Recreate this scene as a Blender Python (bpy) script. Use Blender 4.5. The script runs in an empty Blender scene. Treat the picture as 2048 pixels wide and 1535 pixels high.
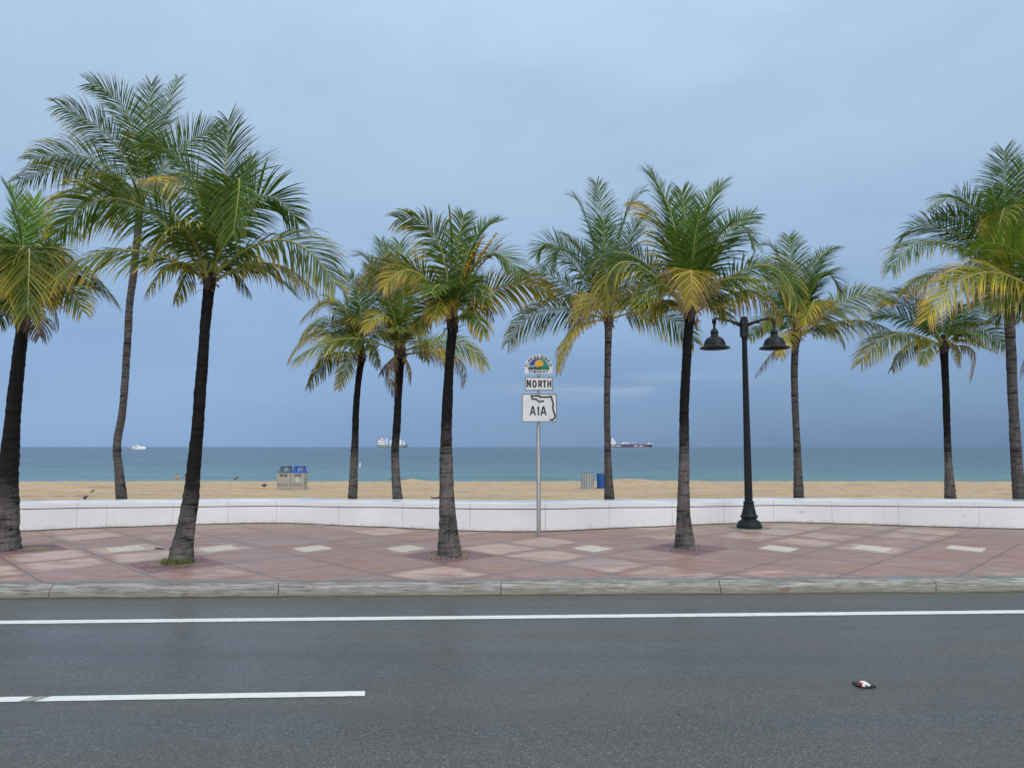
import bpy, math, random
from mathutils import Vector, noise, Matrix
R = math.radians
SC = bpy.context.scene
COL = SC.collection
PI = math.pi

# ------------------------------------------------------------------ camera
CAMZ, FPX = 2.05, 1490.0
PITCH = math.atan(125.5 / FPX)
cam_d = bpy.data.cameras.new('camera')
cam = bpy.data.objects.new('camera', cam_d)
COL.objects.link(cam)
cam.location = (0, 0, CAMZ)
cam.rotation_euler = (PI / 2 + PITCH, 0, 0)
cam_d.sensor_width = 36.0
cam_d.lens = 36.0 * FPX / 2048.0
cam_d.clip_start = 0.05
cam_d.clip_end = 60000.0
SC.camera = cam

# ------------------------------------------------------------------ exposure
SC.view_settings.view_transform = 'Standard'
SC.view_settings.look = 'None'
SC.view_settings.exposure = 0.0
SC.view_settings.gamma = 1.0
SC.view_settings.use_curve_mapping = False

# ------------------------------------------------------------------ node helper
def N(nt, typ, ins=None, **props):
    n = nt.nodes.new(typ)
    for k, v in props.items():
        setattr(n, k, v)
    for k, v in (ins or {}).items():
        s = n.inputs[k]
        if isinstance(v, bpy.types.NodeSocket):
            nt.links.new(v, s)
        else:
            s.default_value = v
    return n

def c4(c):
    return (c[0], c[1], c[2], 1.0)

def mix(nt, f, a, b, blend='MIX'):
    n = nt.nodes.new('ShaderNodeMix')
    n.data_type = 'RGBA'
    n.blend_type = blend
    for i, v in ((0, f), (6, a), (7, b)):
        if isinstance(v, bpy.types.NodeSocket):
            nt.links.new(v, n.inputs[i])
        else:
            n.inputs[i].default_value = v if i == 0 else c4(v)
    return n.outputs[2]

def ramp(nt, fac, stops, interp='LINEAR'):
    n = nt.nodes.new('ShaderNodeValToRGB')
    cr = n.color_ramp
    cr.interpolation = interp
    while len(cr.elements) > 1:
        cr.elements.remove(cr.elements[-1])
    for i, (p, c) in enumerate(stops):
        e = cr.elements[0] if i == 0 else cr.elements.new(p)
        e.position = p
        e.color = c4(c) if not isinstance(c, (int, float)) else (c, c, c, 1)
    nt.links.new(fac, n.inputs[0])
    return n.outputs[0]

def mth(nt, op, a, b=0.0, clamp=False):
    n = N(nt, 'ShaderNodeMath', {0: a, 1: b}, operation=op)
    n.use_clamp = clamp
    return n.outputs[0]

# ------------------------------------------------------------------ world: overcast sky, dark over the sea, brighter overhead and behind
SUN_EL, SUN_AZ = R(48), R(152)          # azimuth clockwise from +Y (the sea): behind the viewer
w = bpy.data.worlds.new('World')
SC.world = w
w.use_nodes = True
nt = w.node_tree
nt.nodes.clear()
sky = N(nt, 'ShaderNodeTexSky', sky_type='NISHITA')
sky.sun_disc = False
sky.sun_elevation = SUN_EL
sky.sun_rotation = SUN_AZ
tc = N(nt, 'ShaderNodeTexCoord')
sep = N(nt, 'ShaderNodeSeparateXYZ', {0: tc.outputs['Generated']})
zz = mth(nt, 'MAXIMUM', sep.outputs[2], 0.0)
# stretched cloud noise
mp = N(nt, 'ShaderNodeMapping', {0: tc.outputs['Generated'], 3: (1.0, 1.0, 2.6)})
cn = N(nt, 'ShaderNodeTexNoise', {'Vector': mp.outputs[0], 'Scale': 2.6, 'Detail': 6.0, 'Roughness': 0.5, 'Distortion': 0.4})
zz2 = mth(nt, 'ADD', zz, mth(nt, 'MULTIPLY', mth(nt, 'SUBTRACT', cn.outputs[0], 0.5), 0.16))
front = ramp(nt, zz2, [(0.0, (0.128, 0.226, 0.385)), (0.06, (0.168, 0.285, 0.475)), (0.13, (0.250, 0.390, 0.610)),
                       (0.21, (0.320, 0.470, 0.695)), (0.33, (0.388, 0.538, 0.745)), (0.44, (0.430, 0.585, 0.790)),
                       (0.53, (0.520, 0.690, 0.910)), (1.0, (1.02, 1.10, 1.18))])
# the left of the horizon is lighter than the right
lr = N(nt, 'ShaderNodeMapRange', {0: sep.outputs[0], 1: -0.55, 2: 0.5, 3: 0.0, 4: 1.0})
lowband = N(nt, 'ShaderNodeMapRange', {0: zz, 1: 0.0, 2: 0.34, 3: 1.0, 4: 0.0})
lowband.interpolation_type = 'SMOOTHSTEP'
left_gain = mth(nt, 'MULTIPLY', mth(nt, 'SUBTRACT', 1.0, lr.outputs[0]), lowband.outputs[0])
front2 = mix(nt, mth(nt, 'MULTIPLY', left_gain, 0.75), front, (0.280, 0.450, 0.740))
# pale streak of cloud low over the sea
st = N(nt, 'ShaderNodeMapping', {0: tc.outputs['Generated'], 3: (5.0, 1.0, 40.0)})
sn = N(nt, 'ShaderNodeTexNoise', {'Vector': st.outputs[0], 'Scale': 1.6, 'Detail': 5.0, 'Roughness': 0.55})
bz = N(nt, 'ShaderNodeMapRange', {0: mth(nt, 'ABSOLUTE', mth(nt, 'SUBTRACT', sep.outputs[2], 0.078)), 1: 0.0, 2: 0.022, 3: 1.0, 4: 0.0})
bx_ = N(nt, 'ShaderNodeMapRange', {0: mth(nt, 'ABSOLUTE', mth(nt, 'SUBTRACT', sep.outputs[0], 0.17)), 1: 0.02, 2: 0.25, 3: 1.0, 4: 0.0})
sf = mth(nt, 'MULTIPLY', mth(nt, 'MULTIPLY', bz.outputs[0], bx_.outputs[0]), ramp(nt, sn.outputs[0], [(0.42, 0.0), (0.62, 1.0)]))
front3 = mix(nt, mth(nt, 'MULTIPLY', sf, 0.65), front2, (0.37, 0.48, 0.67))
# small lumpy shading of the cloud deck
sn2 = N(nt, 'ShaderNodeTexNoise', {'Vector': mp.outputs[0], 'Scale': 4.5, 'Detail': 7.0, 'Roughness': 0.55})
lump = ramp(nt, sn2.outputs[0], [(0.28, (0.93, 0.94, 0.955)), (0.72, (1.065, 1.055, 1.04))])
front4 = mix(nt, 1.0, front3, lump, 'MULTIPLY')
# the western half of the sky, behind the viewer, is bright thin cloud
bk = N(nt, 'ShaderNodeMapRange', {0: sep.outputs[1], 1: 0.25, 2: -0.55, 3: 0.0, 4: 1.0})
bk.interpolation_type = 'SMOOTHSTEP'
full = mix(nt, bk.outputs[0], front4, (1.20, 1.29, 1.40))
full10 = mix(nt, 1.0, full, (10.5, 10.4, 10.3), 'MULTIPLY')
allsky = mix(nt, 0.93, sky.outputs[0], full10)
bg = N(nt, 'ShaderNodeBackground', {'Color': allsky, 'Strength': 0.1})
wo = N(nt, 'ShaderNodeOutputWorld', {'Surface': bg.outputs[0]})

# ------------------------------------------------------------------ sun through cloud
sd = bpy.data.lights.new('sun', 'SUN')
sd.energy = 0.95
sd.angle = R(40)
sd.color = (1.0, 0.97, 0.92)
so = bpy.data.objects.new('sun', sd)
COL.objects.link(so)
so.rotation_euler = (PI / 2 - SUN_EL, 0, -SUN_AZ + PI)
so.location = (0, 0, 30)

# ------------------------------------------------------------------ geometry helpers
def ray(px, py):
    u = 767.5 - py
    return Vector((px - 1024.0, FPX * math.cos(PITCH) - u * math.sin(PITCH), FPX * math.sin(PITCH) + u * math.cos(PITCH)))

def ground(px, py, z=0.0):
    d = ray(px, py)
    t = (z - CAMZ) / d.z
    return Vector((d.x * t, d.y * t, z))

def at(px, py, Y):
    d = ray(px, py)
    t = Y / d.y
    return Vector((d.x * t, Y, CAMZ + d.z * t))

class MB:
    def __init__(s):
        s.v, s.f, s.m, s.smooth = [], [], [], []
    def add(s, vs, fs, mi=0, sm=False):
        o = len(s.v)
        s.v.extend([tuple(v) for v in vs])
        for f in fs:
            s.f.append(tuple(i + o for i in f)); s.m.append(mi); s.smooth.append(sm)
        return s
    def box(s, a, b, mi=0):
        x0, y0, z0 = a; x1, y1, z1 = b
        vs = [(x0, y0, z0), (x1, y0, z0), (x1, y1, z0), (x0, y1, z0), (x0, y0, z1), (x1, y0, z1), (x1, y1, z1), (x0, y1, z1)]
        return s.add(vs, [(3, 2, 1, 0), (4, 5, 6, 7), (0, 1, 5, 4), (1, 2, 6, 5), (2, 3, 7, 6), (3, 0, 4, 7)], mi)
    def tube(s, path, radii, n=8, mi=0, cap=True, sm=True):
        path = [Vector(p) for p in path]
        if not hasattr(radii, '__len__'):
            radii = [radii] * len(path)
        vs, fs = [], []
        T = (path[1] - path[0]).normalized()
        ref = Vector((0, 0, 1)) if abs(T.z) < 0.9 else Vector((0, 1, 0))
        A = T.cross(ref).normalized()
        for i, p in enumerate(path):
            T = (path[min(i + 1, len(path) - 1)] - path[max(i - 1, 0)]).normalized()
            A = (A - T * A.dot(T)).normalized()
            B = T.cross(A)
            for k in range(n):
                a = 2 * PI * k / n
                vs.append(p + (A * math.cos(a) + B * math.sin(a)) * radii[i])
        for i in range(len(path) - 1):
            for k in range(n):
                k2 = (k + 1) % n
                fs.append((i * n + k, i * n + k2, (i + 1) * n + k2, (i + 1) * n + k))
        s.add(vs, fs, mi, sm)
        if cap:
            s.add(vs[:n], [tuple(range(n - 1, -1, -1))], mi)
            s.add(vs[-n:], [tuple(range(n))], mi)
        return s
    def lathe(s, prof, n=32, mi=0, c=(0, 0, 0), sm=True, cap=True):
        vs, fs = [], []
        for r, z in prof:
            for k in range(n):
                a = 2 * PI * k / n
                vs.append((c[0] + r * math.cos(a), c[1] + r * math.sin(a), c[2] + z))
        for i in range(len(prof) - 1):
            for k in range(n):
                k2 = (k + 1) % n
                fs.append((i * n + k, i * n + k2, (i + 1) * n + k2, (i + 1) * n + k))
        s.add(vs, fs, mi, sm)
        if cap:
            s.add(vs[:n], [tuple(range(n - 1, -1, -1))], mi)
            s.add(vs[-n:], [tuple(range(n))], mi)
        return s
    def prism_xz(s, poly, y0, y1, mi=0):
        """flat polygon in x,z given counter-clockwise seen from -Y, thickness from y0 (front) to y1"""
        n = len(poly)
        vs = [(p[0], y0, p[1]) for p in poly] + [(p[0], y1, p[1]) for p in poly]
        fs = [tuple(range(n)), tuple(range(2 * n - 1, n - 1, -1))]
        for i in range(n):
            j = (i + 1) % n
            fs.append((i, i + n, j + n, j))
        return s.add(vs, fs, mi)
    def prism_xy(s, poly, z0, z1, mi=0):
        n = len(poly)
        vs = [(p[0], p[1], z1) for p in poly] + [(p[0], p[1], z0) for p in poly]
        fs = [tuple(range(n)), tuple(range(2 * n - 1, n - 1, -1))]
        for i in range(n):
            j = (i + 1) % n
            fs.append((i, i + n, j + n, j))
        return s.add(vs, fs, mi)
    def build(s, name, mats, parent=None, loc=(0, 0, 0), bevel=0.0):
        me = bpy.data.meshes.new(name)
        me.from_pydata(s.v, [], s.f)
        if not isinstance(mats, (list, tuple)):
            mats = [mats]
        for m in mats:
            me.materials.append(m)
        me.polygons.foreach_set('material_index', s.m)
        me.polygons.foreach_set('use_smooth', s.smooth)
        me.update()
        o = bpy.data.objects.new(name, me)
        COL.objects.link(o)
        o.location = loc
        if parent:
            o.parent = parent
        if bevel:
            b = o.modifiers.new('bevel', 'BEVEL')
            b.width = bevel; b.segments = 2; b.limit_method = 'ANGLE'; b.angle_limit = R(35)
        return o

def tag(o, label, cat, group=None, kind=None):
    o['label'] = label
    o['category'] = cat
    if group:
        o['group'] = group
    if kind:
        o['kind'] = kind
    return o

def thing(name, loc, label, cat, group=None, rz=0.0):
    o = bpy.data.objects.new(name, None)
    COL.objects.link(o)
    o.location = loc
    o.rotation_euler = (0, 0, rz)
    o.empty_display_size = 0.2
    return tag(o, label, cat, group)

def structure(o):
    o['kind'] = 'structure'
    return o

# ------------------------------------------------------------------ materials
def new_mat(name):
    m = bpy.data.materials.new(name)
    m.use_nodes = True
    t = m.node_tree
    t.nodes.clear()
    out = N(t, 'ShaderNodeOutputMaterial')
    p = N(t, 'ShaderNodeBsdfPrincipled')
    t.links.new(p.outputs[0], out.inputs[0])
    return m, t, p, out

def setin(t, p, name, v):
    if isinstance(v, bpy.types.NodeSocket):
        t.links.new(v, p.inputs[name])
    else:
        p.inputs[name].default_value = v

def coords(t, scale=(1, 1, 1), kind='Object'):
    tcn = N(t, 'ShaderNodeTexCoord')
    return N(t, 'ShaderNodeMapping', {0: tcn.outputs[kind], 3: scale}).outputs[0]

def nz(t, vec, scale, detail=4.0, rough=0.55, dist=0.0):
    return N(t, 'ShaderNodeTexNoise', {'Vector': vec, 'Scale': scale, 'Detail': detail, 'Roughness': rough, 'Distortion': dist}).outputs[0]

def bump(t, p, h, strength=0.3, dist=0.01):
    b = N(t, 'ShaderNodeBump', {'Height': h, 'Strength': strength, 'Distance': dist})
    t.links.new(b.outputs[0], p.inputs['Normal'])

def simple(name, c, rough=0.5, metal=0.0, var=0.12, scale=6.0, bstr=0.0, spec=0.5):
    """a plain painted or plastic surface with slight uneven wear"""
    m, t, p, out = new_mat(name)
    v = coords(t)
    n = nz(t, v, scale, 5.0, 0.6)
    lo = tuple(max(0, x * (1 - var)) for x in c); hi = tuple(min(1, x * (1 + var)) for x in c)
    setin(t, p, 'Base Color', ramp(t, n, [(0.3, lo), (0.7, hi)]))
    setin(t, p, 'Roughness', N(t, 'ShaderNodeMapRange', {0: n, 1: 0.3, 2: 0.7, 3: max(0.02, rough - 0.08), 4: min(1, rough + 0.08)}).outputs[0])
    p.inputs['Metallic'].default_value = metal
    p.inputs['Specular IOR Level'].default_value = spec
    if bstr:
        bump(t, p, nz(t, v, scale * 8, 4), bstr, 0.004)
    return m

M = {}

# asphalt: dark binder, pale aggregate, damp sheen in broad patches
m, t, p, out = new_mat('asphalt'); M['asphalt'] = m
v = coords(t)
fine = nz(t, v, 150.0, 3.0, 0.8)
grit = N(t, 'ShaderNodeTexVoronoi', {'Vector': v, 'Scale': 125.0}).outputs['Color']
gs = N(t, 'ShaderNodeSeparateColor', {0: grit}).outputs[0]
broad = nz(t, coords(t, (0.13, 1.0, 1.0)), 0.75, 5.0, 0.55)
streak = nz(t, coords(t, (0.12, 1.6, 1.0)), 1.3, 4.0, 0.6)
base = ramp(t, fine, [(0.32, (0.028, 0.028, 0.025)), (0.50, (0.075, 0.074, 0.064)), (0.70, (0.152, 0.148, 0.130))])
base = mix(t, ramp(t, gs, [(0.80, 0.0), (0.97, 0.9)]), base, (0.235, 0.23, 0.205))
base = mix(t, ramp(t, gs, [(0.0, 0.7), (0.14, 0.0)]), base, (0.028, 0.029, 0.031))
base = mix(t, 1.0, base, ramp(t, broad, [(0.3, (0.78, 0.79, 0.81)), (0.7, (1.13, 1.12, 1.10))]), 'MULTIPLY')
base = mix(t, mth(t, 'MULTIPLY', ramp(t, nz(t, v, 0.9, 4), [(0.52, 0.0), (0.72, 1.0)]), 0.10), base, (0.16, 0.10, 0.075))
setin(t, p, 'Base Color', base)
setin(t, p, 'Roughness', ramp(t, mth(t, 'ADD', mth(t, 'MULTIPLY', broad, 0.5), mth(t, 'MULTIPLY', streak, 0.5)), [(0.36, 0.19), (0.62, 0.44)]))
p.inputs['Specular IOR Level'].default_value = 0.34
hh = mth(t, 'ADD', mth(t, 'MULTIPLY', fine, 0.6), mth(t, 'MULTIPLY', gs, 0.5))
bump(t, p, hh, 0.42, 0.005)

# road paint
m, t, p, out = new_mat('road_paint'); M['road_paint'] = m
v = coords(t)
n = nz(t, v, 9.0, 6, 0.65)
n2 = nz(t, v, 120.0, 3, 0.7)
col = ramp(t, n, [(0.3, (0.62, 0.66, 0.62)), (0.7, (0.78, 0.80, 0.77))])
col = mix(t, ramp(t, mth(t, 'ADD', mth(t, 'MULTIPLY', n, 0.8), mth(t, 'MULTIPLY', n2, 0.35)), [(0.36, 0.75), (0.43, 0.0)]), col, (0.16, 0.16, 0.16))
setin(t, p, 'Base Color', col)
p.inputs['Roughness'].default_value = 0.55
bump(t, p, n2, 0.3, 0.004)

# kerb concrete, weathered
m, t, p, out = new_mat('kerb_concrete'); M['kerb'] = m
v = coords(t)
vs = coords(t, (0.7, 4.0, 11.0))
n = nz(t, vs, 3.6, 9, 0.68, 0.5)
n2 = nz(t, v, 60.0, 4, 0.7)
col = ramp(t, n, [(0.30, (0.075, 0.072, 0.064)), (0.43, (0.170, 0.165, 0.148)), (0.54, (0.285, 0.28, 0.255)), (0.72, (0.47, 0.47, 0.44))])
sp = N(t, 'ShaderNodeSeparateXYZ', {0: v})
lowdirt = N(t, 'ShaderNodeMapRange', {0: mth(t, 'ADD', sp.outputs[2], mth(t, 'MULTIPLY', mth(t, 'SUBTRACT', n, 0.5), 0.10)), 1: 0.02, 2: 0.115, 3: 0.62, 4: 0.0}).outputs[0]
col = mix(t, lowdirt, col, (0.165, 0.150, 0.122))
col = mix(t, ramp(t, nz(t, coords(t, (0.6, 2.0, 9.0)), 5.5, 6, 0.7), [(0.56, 0.0), (0.66, 0.85)]), col, (0.085, 0.075, 0.062))
col = mix(t, ramp(t, nz(t, coords(t, (1.2, 2.0, 3.0)), 2.3, 3, 0.5), [(0.68, 0.0), (0.73, 0.7)]), col, (0.15, 0.075, 0.055))
setin(t, p, 'Base Color', col)
p.inputs['Roughness'].default_value = 0.75
bump(t, p, mth(t, 'ADD', mth(t, 'MULTIPLY', n2, 0.5), n), 0.5, 0.012)

m, t, p, out = new_mat('gutter_silt'); M['gutter'] = m
v = coords(t, (0.5, 3.0, 1.0))
n = nz(t, v, 4.0, 6, 0.65)
setin(t, p, 'Base Color', ramp(t, n, [(0.3, (0.09, 0.072, 0.052)), (0.58, (0.17, 0.135, 0.095)), (0.70, (0.42, 0.39, 0.33))]))
p.inputs['Roughness'].default_value = 0.6
bump(t, p, nz(t, coords(t), 60, 4), 0.4, 0.006)

# pavement: stamped pink concrete in a grid of diamonds
GX, GY, HX, HY = -0.245, 14.2, 0.875, 0.945
m, t, p, out = new_mat('pink_pavement'); M['pavement'] = m
v = coords(t)
sp = N(t, 'ShaderNodeSeparateXYZ', {0: v})
wob = mth(t, 'MULTIPLY', mth(t, 'SUBTRACT', nz(t, v, 1.2, 3), 0.5), 0.05)
gx = mth(t, 'DIVIDE', mth(t, 'SUBTRACT', mth(t, 'ADD', sp.outputs[0], wob), GX + HX), 2 * HX)
gy = mth(t, 'DIVIDE', mth(t, 'SUBTRACT', sp.outputs[1], GY), 2 * HY)
ga = mth(t, 'ADD', gx, gy)
gb = mth(t, 'SUBTRACT', gx, gy)
def linedist(q):
    fr = mth(t, 'FRACT', mth(t, 'ADD', q, 0.5))
    return mth(t, 'ABSOLUTE', mth(t, 'SUBTRACT', fr, 0.5))
dline = mth(t, 'MINIMUM', linedist(ga), linedist(gb))
dboth = mth(t, 'MAXIMUM', linedist(ga), linedist(gb))
ca = mth(t, 'FLOOR', ga); cb = mth(t, 'FLOOR', gb)
cell = N(t, 'ShaderNodeCombineXYZ', {0: ca, 1: cb, 2: 3.0})
wn = N(t, 'ShaderNodeTexWhiteNoise', {0: cell.outputs[0]})
hs = wn.outputs[0]
str1 = nz(t, coords(t, (0.55, 1.6, 1.0)), 1.5, 7, 0.62, 0.6)
str2 = nz(t, coords(t, (0.8, 5.0, 1.0)), 3.4, 6, 0.65, 0.3)
str3 = nz(t, coords(t, (1.2, 14.0, 1.0)), 2.6, 5, 0.6, 0.2)
fine = nz(t, v, 70.0, 4, 0.7)
col = ramp(t, str2, [(0.28, (0.225, 0.124, 0.098)), (0.72, (0.400, 0.250, 0.200))])
# faded, whitened parts of some cells
sel = N(t, 'ShaderNodeMapRange', {0: hs, 1: 0.25, 2: 1.0, 3: -0.13, 4: 0.13}).outputs[0]
fade_in = N(t, 'ShaderNodeMapRange', {0: dline, 1: 0.02, 2: 0.16, 3: -0.10, 4: 0.05}).outputs[0]
pale = mth(t, 'ADD', mth(t, 'ADD', mth(t, 'ADD', mth(t, 'MULTIPLY', str1, 0.55), mth(t, 'MULTIPLY', str2, 0.45)), sel), fade_in)
palef = ramp(t, mth(t, 'ADD', pale, mth(t, 'MULTIPLY', mth(t, 'SUBTRACT', str3, 0.5), 0.30)), [(0.53, 0.0), (0.63, 0.85)])
col = mix(t, palef, col, (0.55, 0.395, 0.325))
# grey bloom around the crossings and along the kerb
greyc = ramp(t, mth(t, 'SUBTRACT', dboth, mth(t, 'MULTIPLY', mth(t, 'SUBTRACT', str1, 0.5), 0.25)), [(0.04, 0.75), (0.13, 0.0)])
col = mix(t, greyc, col, (0.215, 0.195, 0.18))
gpatch = ramp(t, nz(t, coords(t, (0.5, 0.9, 1.0)), 0.7, 5, 0.6), [(0.55, 0.0), (0.66, 0.6)])
col = mix(t, gpatch, col, (0.27, 0.225, 0.21))
kd = mth(t, 'SUBTRACT', sp.outputs[1], mth(t, 'ADD', mth(t, 'MULTIPLY', sp.outputs[0], 0.0325), 10.88))
kf = ramp(t, mth(t, 'ADD', kd, mth(t, 'MULTIPLY', mth(t, 'SUBTRACT', str1, 0.5), 0.5)), [(0.06, 0.8), (0.22, 0.0)])
col = mix(t, kf, col, (0.20, 0.185, 0.185))
# tan sandy tint next to the wall
tanf = ramp(t, mth(t, 'ADD', mth(t, 'DIVIDE', mth(t, 'SUBTRACT', sp.outputs[1], 15.0), 5.0), mth(t, 'MULTIPLY', mth(t, 'SUBTRACT', str1, 0.5), 0.8)), [(0.25, 0.0), (0.75, 0.55)])
col = mix(t, tanf, col, (0.33, 0.26, 0.20))
# joints
jl = ramp(t, dline, [(0.006, 0.95), (0.0125, 0.0)])
jb = ramp(t, str2, [(0.35, 0.35), (0.6, 1.0)])
col = mix(t, mth(t, 'MULTIPLY', jl, jb), col, (0.062, 0.040, 0.038))
edge = ramp(t, dline, [(0.012, 0.30), (0.05, 0.0)])
col = mix(t, mth(t, 'MULTIPLY', edge, str1), col, (0.20, 0.135, 0.13))
# brushed stamp dashes
dash = ramp(t, nz(t, coords(t, (2.2, 7.0, 1.0)), 3.0, 3, 0.5), [(0.66, 0.0), (0.71, 0.55)])
col = mix(t, dash, col, (0.16, 0.105, 0.10))
col = mix(t, 1.0, col, ramp(t, fine, [(0.3, (0.9, 0.9, 0.9)), (0.7, (1.08, 1.08, 1.08))]), 'MULTIPLY')
setin(t, p, 'Base Color', col)
setin(t, p, 'Roughness', ramp(t, str1, [(0.35, 0.36), (0.65, 0.68)]))
hgt = mth(t, 'SUBTRACT', mth(t, 'ADD', mth(t, 'MULTIPLY', fine, 0.35), mth(t, 'MULTIPLY', str2, 0.6)), mth(t, 'MULTIPLY', jl, 1.5))
bump(t, p, hgt, 0.4, 0.008)

# cream carved inlay
m, t, p, out = new_mat('cream_inlay'); M['inlay'] = m
v = coords(t)
wv = N(t, 'ShaderNodeTexWave', {'Vector': v, 'Scale': 5.0, 'Distortion': 2.5, 'Detail': 3.0, 'Detail Scale': 1.5}, wave_type='BANDS', bands_direction='DIAGONAL').outputs['Fac']
n = nz(t, v, 12, 5, 0.6)
col = ramp(t, wv, [(0.30, (0.46, 0.42, 0.36)), (0.5, (0.68, 0.625, 0.525))])
col = mix(t, 1.0, col, ramp(t, n, [(0.3, (0.85, 0.85, 0.83)), (0.7, (1.08, 1.07, 1.05))]), 'MULTIPLY')
setin(t, p, 'Base Color', col)
p.inputs['Roughness'].default_value = 0.7
bump(t, p, wv, 0.4, 0.006)

# purple stamped tree surround
m, t, p, out = new_mat('purple_surround'); M['surround'] = m
v = coords(t)
n = nz(t, coords(t, (1, 3, 1)), 3.0, 6, 0.65)
setin(t, p, 'Base Color', ramp(t, n, [(0.3, (0.150, 0.078, 0.084)), (0.7, (0.240, 0.140, 0.145))]))
p.inputs['Roughness'].default_value = 0.65
bump(t, p, nz(t, v, 60, 4), 0.3, 0.005)

# white painted wall
m, t, p, out = new_mat('white_wall_paint'); M['wall'] = m
v = coords(t)
n = nz(t, coords(t, (0.6, 0.6, 1.6)), 1.6, 6, 0.6)
n2 = nz(t, coords(t, (1.0, 1.0, 0.5)), 7.0, 6, 0.7)
col = ramp(t, n, [(0.3, (0.76, 0.775, 0.785)), (0.7, (0.85, 0.86, 0.865))])
col = mix(t, ramp(t, n2, [(0.60, 0.0), (0.74, 0.42)]), col, (0.52, 0.50, 0.47))
col = mix(t, ramp(t, nz(t, coords(t, (0.8, 0.8, 2.2)), 2.7, 3, 0.5), [(0.70, 0.0), (0.76, 0.30)]), col, (0.45, 0.33, 0.26))
sp = N(t, 'ShaderNodeSeparateXYZ', {0: v})
foot = mth(t, 'MULTIPLY', N(t, 'ShaderNodeMapRange', {0: sp.outputs[2], 1: 0.16, 2: 0.26, 3: 1.0, 4: 0.0}).outputs[0], ramp(t, n2, [(0.42, 0.0), (0.62, 0.55)]))
col = mix(t, foot, col, (0.40, 0.37, 0.33))
setin(t, p, 'Base Color', col)
p.inputs['Roughness'].default_value = 0.6
bump(t, p, nz(t, v, 40, 5, 0.7), 0.15, 0.004)
# wet coping top
m, t, p, out = new_mat('wet_coping'); M['coping'] = m
v = coords(t)
n = nz(t, coords(t, (0.5, 1.5, 1.0)), 1.4, 5, 0.6)
setin(t, p, 'Base Color', ramp(t, n, [(0.3, (0.66, 0.68, 0.70)), (0.6, (0.80, 0.81, 0.81))]))
setin(t, p, 'Roughness', ramp(t, n, [(0.38, 0.10), (0.62, 0.5)]))
bump(t, p, nz(t, v, 10, 5, 0.6), 0.06, 0.004)
M['joint'] = simple('joint_dirt', (0.11, 0.105, 0.10), 0.9, var=0.4)

M['slot_shade'] = simple('slot_painted_shade', (0.045, 0.030, 0.034), 0.9, var=0.4)  # for dark strips on the surrounds: shade of the slots put into the colour
# sand
m, t, p, out = new_mat('beach_sand'); M['sand'] = m
v = coords(t)
n = nz(t, coords(t, (0.16, 1.3, 1.0)), 1.1, 8, 0.7, 0.5)
n2 = nz(t, v, 2.6, 6, 0.65)
n3 = nz(t, v, 0.8, 6, 0.7)
col = ramp(t, n, [(0.32, (0.30, 0.21, 0.125)), (0.46, (0.48, 0.348, 0.205)), (0.66, (0.585, 0.435, 0.270))])
col = mix(t, ramp(t, n2, [(0.52, 0.0), (0.66, 0.6)]), col, (0.32, 0.225, 0.14))
col = mix(t, ramp(t, n3, [(0.5, 0.0), (0.68, 0.5)]), col, (0.58, 0.42, 0.26))
setin(t, p, 'Base Color', col)
p.inputs['Roughness'].default_value = 0.9
bump(t, p, mth(t, 'ADD', n2, n), 0.9, 0.2)

# sea
m, t, p, out = new_mat('sea_water'); M['sea'] = m
v = coords(t)
sp = N(t, 'ShaderNodeSeparateXYZ', {0: v})
lgd = mth(t, 'LOGARITHM', mth(t, 'MAXIMUM', sp.outputs[1], 10.0), 10.0)
dn = nz(t, coords(t, (0.006, 0.02, 1.0)), 1.0, 4, 0.55)
lg2 = mth(t, 'ADD', lgd, mth(t, 'MULTIPLY', mth(t, 'SUBTRACT', dn, 0.5), 0.35))
col = ramp(t, N(t, 'ShaderNodeMapRange', {0: lg2, 1: 1.9, 2: 3.2, 3: 0.0, 4: 1.0}).outputs[0],
           [(0.0, (0.110, 0.225, 0.205)), (0.10, (0.080, 0.175, 0.175)), (0.25, (0.050, 0.110, 0.128)), (0.6, (0.032, 0.070, 0.092)), (1.0, (0.024, 0.055, 0.078))])
wv1 = nz(t, coords(t, (0.16, 0.42, 1.0)), 1.0, 6, 0.6, 0.3)
wv2 = nz(t, coords(t, (0.020, 0.055, 1.0)), 1.0, 5, 0.6, 0.3)
wv3 = nz(t, coords(t, (0.0035, 0.008, 1.0)), 1.0, 4, 0.6)
wsum = mth(t, 'ADD', mth(t, 'ADD', mth(t, 'MULTIPLY', wv1, 0.6), mth(t, 'MULTIPLY', wv2, 2.2)), mth(t, 'MULTIPLY', wv3, 4.0))
setin(t, p, 'Base Color', col)
p.inputs['Roughness'].default_value = 0.18
p.inputs['IOR'].default_value = 1.333
bump(t, p, wsum, 1.0, 2.6)

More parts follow.
